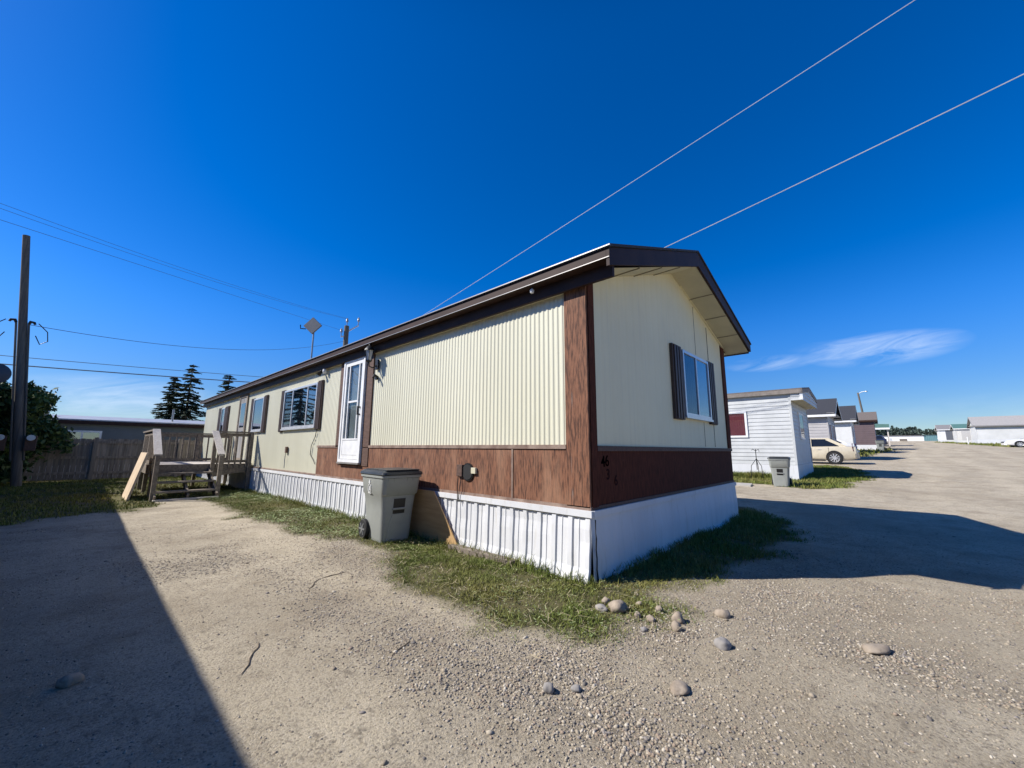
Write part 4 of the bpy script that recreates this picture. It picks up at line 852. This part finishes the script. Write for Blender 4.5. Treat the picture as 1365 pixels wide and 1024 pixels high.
# ---------------------------------------------------------------- poles, wires, dish, antenna
pole = thing('utility_pole', 'tall leaning wooden utility pole with conduits and meter boxes by the left fence', 'pole', (0, 0, 0), group='utility poles')
PB, PT = Vector((-4.75, 17.5, -.2)), Vector((-5.62, 17.5, 8.0))
pp = lambda z: PB.lerp(PT, (z + .2) / 8.2)
MB().tube([pp(z) for z in (-.2, 2, 4, 6, 8)], [.12, .115, .105, .095, .085], 14).build('shaft', pole_wood, pole, 0, True)
for s_ in (-1, 1):
    c = [pp(z) + Vector((s_ * .13, -.06, 0)) for z in (.8, 2.2, 3.6, 5.1)]
    MB().tube(c, .026, 8).build('conduit', pole_wood, pole, 0, True)
    tpt = c[-1]; MB().tube([tpt, tpt + Vector((s_ * .03, -.02, .08)), tpt + Vector((s_ * .11, -.04, .06)), tpt + Vector((s_ * .13, -.05, .0))], [.035, .045, .04, .03], 8).build('weatherhead', black_p, pole, 0, True)
    MB().tube([tpt + Vector((s_ * .2, -.05, .05)), tpt + Vector((s_ * .42, -.1, -.2)), tpt + Vector((s_ * .46, -.1, -.5)), tpt + Vector((s_ * .3, -.05, -.62)), tpt + Vector((s_ * .18, 0, -.35))], .014, 6).build('service_drop_loop', black_p, pole)
    b0 = pp(1.7) + Vector((s_ * .30, -.12, 0)); MB().box(b0.x - .12, b0.x + .12, b0.y - .1, b0.y + .06, 1.1, 1.56).build('meter_box', brown_trim, pole, .01)
    MB().lathe([(.09, -.1), (.09, .0), (.07, .04)], (b0.x, b0.y - .1, 1.5), 'y', 14).build('meter_dial', alu, pole)
pole2 = thing('utility_pole', 'wooden utility pole with insulators rising behind the cream home', 'pole', (9, 26.7, 0), group='utility poles')
MB().tube([(0, 0, -.2), (0, 0, 5), (0, 0, 10.4)], [.22, .2, .17], 12).build('shaft', pole_wood, pole2, 0, True)
MB().beam((.1, 0, 10.0), (.75, -.3, 10.55), .1, .09).beam((-.1, 0, 9.6), (-.36, .1, 9.5), .1, .09).build('crossarm', alu, pole2)
for q in ((0, 0, 10.4), (.74, -.3, 10.56), (-.34, .1, 9.54)): MB().lathe([(.03, 0), (.03, .3), (.09, .32), (.1, .42), (.06, .5), (.08, .55), (.03, .62)], q, 'z', 10).build('insulator', steel, pole2, 0, True)
def wire(label, pts, r, mat, n=40, group='overhead wires'):
    """parabola through three points of a vertical plane"""
    P = [Vector(p) for p in pts]; d = P[-1] - P[0]; d.z = 0; Ln = d.length
    u = [((p - P[0]).dot(d)) / Ln / Ln for p in P]; c = np.polyfit(u, [p.z for p in P], 2) if len(P) > 2 else np.polyfit(u, [p.z for p in P], 1)
    o = MB().tube([(P[0].x + d.x * k / n, P[0].y + d.y * k / n, float(np.polyval(c, k / n))) for k in range(n + 1)], r, 6).build('overhead_wire', mat, None, 0, True)
    return tag(o, label, 'wire', group)
wire('bright overhead wire running from the rear pole above the roof, the left one', [(9.0, 26.5, 7.4), (9, 12.86, 9.46), (9, -28, 16.3)], .011, cable_s)
wire('bright overhead wire meeting the roof edge, the right one of two', [(10.5, 26.4, 6.2), (10.5, 3.23, 8.76), (10.5, -28, 14.1)], .013, cable_s)
wire('thin upper wire in the left sky, the highest of those going to the rear pole', [(-10.5, 15, 8.6), (2.85, 22.2, 9.85), (9, 26.7, 11.0)], .006, cable_d)
wire('thin wire just under the highest one in the left sky', [(-10.5, 15, 8.42), (2.85, 22.2, 9.75), (8.95, 26.7, 10.95)], .006, cable_d)
wire('thin wire in the left sky, third from the top', [(-10.3, 15, 7.85), (2.85, 22.2, 9.3), (8.66, 26.8, 10.0)], .007, cable_d)
wire('dark wire strung from the leaning pole to the rear pole', [(-5.3, 17.5, 5.1), (.5, 21, 6.0), (8.9, 26.7, 9.2)], .009, cable_d)
wire('dark wire low across the left sky above the spruces', [(-8, 27.4, 5.35), (3.4, 26.7, 5.72), (16, 26, 6.4)], .014, cable_d)
wire('thick dark cable low across the left sky, lowest of all wires', [(-8, 27.4, 4.95), (3.4, 26.7, 5.33), (16, 26, 6.0)], .026, cable_d)
an = thing('flat_antenna', 'grey diamond shaped flat antenna on a mast above the cream roof', 'antenna', (2.5, 14.85, 4.15))
MB().tube([(0, 0, 0), (0, 0, 2.1)], .035, 8).build('mast', steel, an, 0, True)
dd = Vector((.81, .58, 0)); rr_ = Vector((-.60, .80, 0)); c = Vector((0, 0, 2.15)) - dd * .06; k = .40
pa = [c + rr_ * k, c + Vector((0, 0, .36)), c - rr_ * k, c - Vector((0, 0, .36))]
MB().hexa([p for p in pa] + [p - dd * .07 for p in pa]).build('panel', pm('shaded_grey_panel', (.2, .2, .2), .5), an)  # panel grey darkened so that its lit face looks shaded
MB().tube([c + rr_ * .25 - dd * .1 + Vector((0, 0, -.15)), c + rr_ * .42 - dd * .2 + Vector((0, 0, -.16)), c + rr_ * .44 - dd * .2 + Vector((0, 0, .0))], .022, 6).build('feed_arm', black_p, an)
ds = thing('satellite_dish', 'dark satellite dish on a short mast at the left edge beside the leaning pole', 'satellite dish', (-5.42, 15.6, .10))
m = MB(); rings = []
for k in range(6):
    r = .29 * k / 5; rings.append([(r * math.cos(a), -.12 + .5 * r * r * 1.2, r * math.sin(a) + 3.12) for a in np.linspace(0, 2 * math.pi, 24, endpoint=False)])
m.loft(rings, True, False); m.build('reflector', pm('dark_grey_dish', (.07, .08, .10), .5), ds, 0, True)
MB().tube([(0, .0, -.1), (0, .0, 3.0)], .035, 8).build('mast', steel, ds); MB().tube([(0, 0, 2.75), (0, -.5, 2.85), (0, -.55, 3.05)], .02, 6).build('feed_arm', steel, ds)
lpole = thing('street_lamp', 'leaning dark street lamp pole behind the brown trailer', 'street lamp', (62.5, -.78, float(gz(62))))
MB().tube([(.2, -.25, -.3), (0, 0, 3.5), (0, .25, 7.0)], [.14, .12, .09], 10).build('shaft', pole_wood, lpole, 0, True)
MB().tube([(0, .25, 6.85), (-.1, -.1, 7.05), (-.15, -.45, 7.1)], .04, 8).build('arm', steel, lpole); MB().lathe([(.03, 0), (.14, .05), (.1, .14), (.02, .17)], (-.15, -.55, 7.0), 'z', 12).build('lamp_head', steel, lpole)
mp_ = thing('marker_post', 'thin white marker post beside the large white trailer', 'post', (90.2, -11.9, float(gz(90.2))))
MB().tube([(0, 0, -.2), (0, 0, 1.0)], .07, 8).build('shaft', white_m, mp_); MB().lathe([(.09, 1.0), (.09, 1.06), (.03, 1.12)], (0, 0, 0), 'z', 8).build('cap', white_m, mp_)
# spindly stand beside the white trailer
st_ = thing('plant_stand', 'spindly dark metal stand on the grass by the white trailer wall', 'stand', (14.7, 1.55, float(gh(14.7, 1.55))))
MB().tube([(0, 0, .35), (0, 0, 1.15)], .014, 6).tube([(0, -.12, 1.05), (0, -.1, 1.15), (0, 0, 1.08), (0, .1, 1.15), (0, .14, 1.1)], .012, 6).build('stem', black_p, st_)
for a in (0, 2.1, 4.2): MB().tube([(0, 0, .78), (.2 * math.cos(a), .2 * math.sin(a), .5), (.24 * math.cos(a), .24 * math.sin(a), .0)], .011, 6).build('leg', black_p, st_)
o = MB().hexa([(11.6, 1.15, gz(11.6) - .03), (12.35, 1.25, gz(12.3) - .03), (12.3, 2.6, gz(12.3) - .03), (11.6, 2.6, gz(11.6) - .03), (11.6, 1.15, gz(11.6) + .05), (12.35, 1.25, gz(12.3) + .05), (12.3, 2.6, gz(12.3) + .05), (11.6, 2.6, gz(11.6) + .05)]).build('concrete_slab', wood_dk_soil)
tag(o, 'pale concrete paving slab lying on the grass edge before the white trailer', 'slab')

# ---------------------------------------------------------------- trees
def quads(C, U, Vv):
    m = len(C); P = np.stack([C - U - Vv, C + U - Vv, C + U + Vv, C - U + Vv], 1)
    return P.reshape(-1, 3), np.arange(m * 4).reshape(m, 4)
def spruce(label, x, y, h, rad, seed, group='spruce trees beyond the fence'):
    g = np.random.default_rng(seed); t_ = thing('spruce_tree', label, 'tree', (x, y, 0), 0, group)
    MB().tube([(0, 0, -.2), (0, 0, h * .5), (.05, 0, h * .97)], [h * .018, h * .011, .015], 8).build('trunk', bark, t_)
    C, U, Vv = [], [], []
    z = h * .08
    while z < h * .985:
        fr_ = 1 - z / h; ln0 = rad * fr_ ** .8 + .12; nb = 9 if fr_ > .3 else 7
        for k in range(nb):
            a = g.random() * 6.283; ln = ln0 * (.35 + .85 * g.random()); droop = .22 + .25 * fr_
            nn_ = int(16 + ln * 26)
            s = g.random(nn_) ** .7; wv = (.09 + .28 * ln * (1 - s) * .8) * (g.random(nn_) - .5) * 1.5
            px_ = np.cos(a) * s * ln - np.sin(a) * wv; py_ = np.sin(a) * s * ln + np.cos(a) * wv
            pz_ = z - droop * ln * s ** 1.2 + .14 * ln * s ** 3 - np.abs(wv) * .35 - .10 * g.random(nn_)
            C.append(np.stack([px_, py_, pz_], -1)); th = a + (g.random(nn_) - .5) * 1.6; le = .07 + .13 * g.random(nn_)
            U.append(np.stack([np.cos(th) * le, np.sin(th) * le, -.3 * le], -1)); w = .018 + .022 * g.random(nn_)
            Vv.append(np.stack([-np.sin(th) * w, np.cos(th) * w, (g.random(nn_) - .5) * .05], -1))
        z += h * .028 * (.7 + .6 * g.random())
    V, F = quads(np.concatenate(C), np.concatenate(U), np.concatenate(Vv)); o = npmesh('crown', V, F, needle); o.parent = t_
    return t_
spruce('tall dark spruce beyond the fence, highest of the group', 2.6, 45, 9.3, 2.6, 1)
spruce('slightly shorter dark spruce touching the tallest one on its left', 1.55, 46, 8.0, 2.3, 2)
spruce('dark spruce whose top peeks over the far end of the cream roof', 5.55, 45, 8.7, 2.7, 3)
spruce('spruce further left, seen as a reflection in the window glass', -11.5, 42, 13.5, 3.4, 4)
def broad(label, x, y, h, blobs, n_, seed, ls=.09, group=None):
    g = np.random.default_rng(seed); t_ = thing('leafy_tree', label, 'tree', (x, y, 0), 0, group); m = MB(); ct = blobs[0]
    m.tube([(0, 0, -.2), (.05, 0, h * .25), (.0, .05, h * .5)], [.16, .12, .07], 8)
    for bx_, by_, bz_, r_b in blobs: m.tube([(0.02, 0, h * .25), (bx_ * .5, by_ * .5, (h * .25 + bz_) / 2), (bx_, by_, bz_)], [.08, .05, .02], 6)
    m.build('trunk', bark, t_); C = []
    for bx_, by_, bz_, r_b in blobs:
        k = int(n_ * r_b ** 2); nc = max(6, int(18 * r_b)); cc = g.normal(size=(nc, 3)); cc /= np.linalg.norm(cc, axis=1)[:, None]; cc *= (r_b * (.55 + .5 * g.random(nc)))[:, None]
        p = cc[g.integers(0, nc, k)] + g.normal(size=(k, 3)) * r_b * .19; C.append(p * [1, 1, .95] + [bx_, by_, bz_])
    C = np.concatenate(C); C = C[C[:, 2] > .1]; m_ = len(C); a = g.normal(size=(m_, 3)); a /= np.linalg.norm(a, axis=1)[:, None]; b_ = np.cross(a, g.normal(size=(m_, 3))); b_ /= np.linalg.norm(b_, axis=1)[:, None]
    s = (ls * (.5 + g.random(m_)))[:, None]; P = np.stack([C - a * s, C + b_ * s * .45, C + a * s, C - b_ * s * .45], 1)
    o = npmesh('crown', P.reshape(-1, 3), np.arange(m_ * 4).reshape(m_, 4), leaf_m); o.parent = t_; return t_
broad('leafy tree crowding the fence behind the leaning pole, sunlit top', -5.72, 18.9, 5, [(0, .2, 2.2, 1.05), (.7, .1, 2.55, .7), (.9, 0, 1.7, .8), (-.9, .2, 2.3, 1.0), (.3, -.2, 1.1, 1.0), (-.9, 0, 1.2, 1.1), (.3, .3, 2.95, .55), (1.25, .1, 1.5, .6)], 5200, 5, .08)
g = np.random.default_rng(9); parts = []; xs_ = []
for k in range(230):
    y_ = -75 + 130 * g.random(); x_ = 270 + 40 * g.random(); h = 3.6 + 2.6 * g.random() ** 2; conif = g.random() < .45; nl = 110; u = g.random(nl); zz = h * (.1 + .9 * u); rr = (1.3 * (1 - u) + .15 if conif else 1.9 * np.sqrt(np.clip(1 - (2 * u - .9) ** 2 * .9, .02, 1))) * np.sqrt(g.random(nl)); aa = g.random(nl) * 6.283
    C = np.stack([x_ + rr * np.cos(aa), y_ + rr * np.sin(aa), gz(x_) + zz], -1); a = g.normal(size=(nl, 3)); a /= np.linalg.norm(a, axis=1)[:, None]; b_ = np.cross(a, g.normal(size=(nl, 3))); b_ /= np.linalg.norm(b_, axis=1)[:, None]
    parts.append(quads(C, a * .42, b_ * .3))
V, F = join(parts); tag(npmesh('far_woods', V, F, woods_m), kind='stuff')
broad('bushy green tree standing between the green roofed and large white trailers', 104.5, -13.6, 7, [(0, 0, 4.6, 1.2), (.3, .6, 4.1, .9), (.2, -1.2, 4.3, 1.1)], 500, 8, .3)

# ---------------------------------------------------------------- cobbles, twigs
def cobble(label, x, y, r, sx_, sy_, sz_, rot, mat, seed):
    g = np.random.default_rng(seed); import bmesh
    b = bmesh.new(); bmesh.ops.create_icosphere(b, subdivisions=3, radius=1)
    ph_ = g.random(9) * 6
    for v in b.verts:
        p = v.co; nv = mnoise.noise(p * 1.3 + Vector((seed * 7., 0, 0))); nf = mnoise.noise(p * 3.2 + Vector((0, seed * 5., 0))); k = 1 + .26 * nv + .10 * nf + .04 * math.sin(p.x * 2.1 + ph_[0]) * math.cos(p.y * 1.9 + ph_[1]) + .05 * math.sin(p.z * 3 + ph_[2] + p.x * 2) + .02 * math.sin(p.x * 7 + p.y * 6 + ph_[3]); v.co = Vector((p.x * sx_, p.y * sy_, p.z * sz_)) * k * r
    me = bpy.data.meshes.new('cobble'); b.to_mesh(me); b.free(); me.materials.append(mat)
    for p in me.polygons: p.use_smooth = True
    o = bpy.data.objects.new('cobble', me); COL.objects.link(o); o.location = (x, y, float(gh(x, y)) + r * sz_ * .35); o.rotation_euler = (0, 0, rot)
    return tag(o, label, 'stone', 'river stones by the home corner')
for i, (x_, y_, r, a, b2, c, lab, mt) in enumerate((
    (-.46, -.52, .078, 1.15, .85, .7, 'largest tan cobble on the grass edge at the home corner', cobble_m),
    (-.40, -.37, .036, 1, 1, .95, 'small round tan stone touching the top of the largest cobble', cobble_m),
    (-.55, -.42, .044, 1.2, .8, .7, 'dark grey stone lying left of the largest cobble', cobble_g),
    (-.25, -.59, .026, 1.1, .9, .8, 'small pale stone in the grass behind the cobble row', cobble_m),
    (-.49, -.69, .026, .8, .9, 1.1, 'small upright pale stone just right of the largest cobble', cobble_m),
    (-.48, -.79, .038, 1.2, .75, .7, 'flat oval tan stone in the middle of the cobble row', cobble_m),
    (-.66, -.82, .024, 1, 1, .8, 'small brown stone in front of the flat oval one', cobble_g),
    (-.29, -.77, .032, .9, .9, 1.1, 'upright pinkish stone behind the flat oval one', cobble_m),
    (-.37, -.95, .046, 1, .9, 1.1, 'blocky tan stone, the rear one of two that touch', cobble_m),
    (-.51, -.99, .040, 1, .85, 1.0, 'tan stone touching the blocky one from the front', cobble_m),
    (-.04, -1.16, .050, 1.1, .9, .75, 'round tan stone alone near the shadow edge', cobble_m),
    (-.56, -1.30, .050, 1, .85, .85, 'round brown stone alone on the gravel right of the touching pair', cobble_g),
    (-1.17, -1.25, .054, 1.2, .85, .45, 'smooth flat pale grey stone alone on the near gravel', cobble_m),
    (-1.66, -.75, .033, .9, .9, 1, 'small brown stone on near gravel left of centre', cobble_g),
    (-1.55, -.85, .028, 1, .9, .7, 'small bluish grey stone right of the small brown one', cobble_g),
    (.04, -2.02, .075, 1.3, .7, .4, 'flat half buried tan stone on the right gravel', cobble_m),
    (-3.39, 1.18, .045, 1.2, .8, .8, 'pale stone lying in the shade on the left gravel', cobble_m),
    (-2.62, -.55, .024, 1.2, .8, .7, 'tiny pale stone in the shade near the bottom edge', cobble_m),
    (-3.9, 3.55, .028, 1, .8, .7, 'small pale stone in the shade further up the drive', cobble_m))): cobble(lab, x_, y_, r, a, b2, c, .8 * i, mt, i)
for lab, p, q in (('thin dark twig on the sunlit gravel near the shadow edge', (-2.72, .62), (-2.55, .95)), ('bent brown twig lying on the gravel below the bin', (-1.75, 1.95), (-1.5, 1.98)), ('short dark twig on the gravel beside the bent one', (-1.95, 1.75), (-1.78, 1.95)), ('dark twig near the bottom middle of the gravel', (-2.05, .15), (-1.88, .22))):
    pts = []; p = Vector((*p, 0)); q = Vector((*q, 0))
    for k in range(6):
        v = p.lerp(q, k / 5) + Vector((random.uniform(-.012, .012), random.uniform(-.012, .012), 0)); v.z = float(gh(v.x, v.y)) + .004; pts.append(v)
    tag(MB().tube(pts, [.002, .0035, .004, .003, .003, .002], 6).build('twig', bark), lab, 'twig', 'twigs on the gravel')
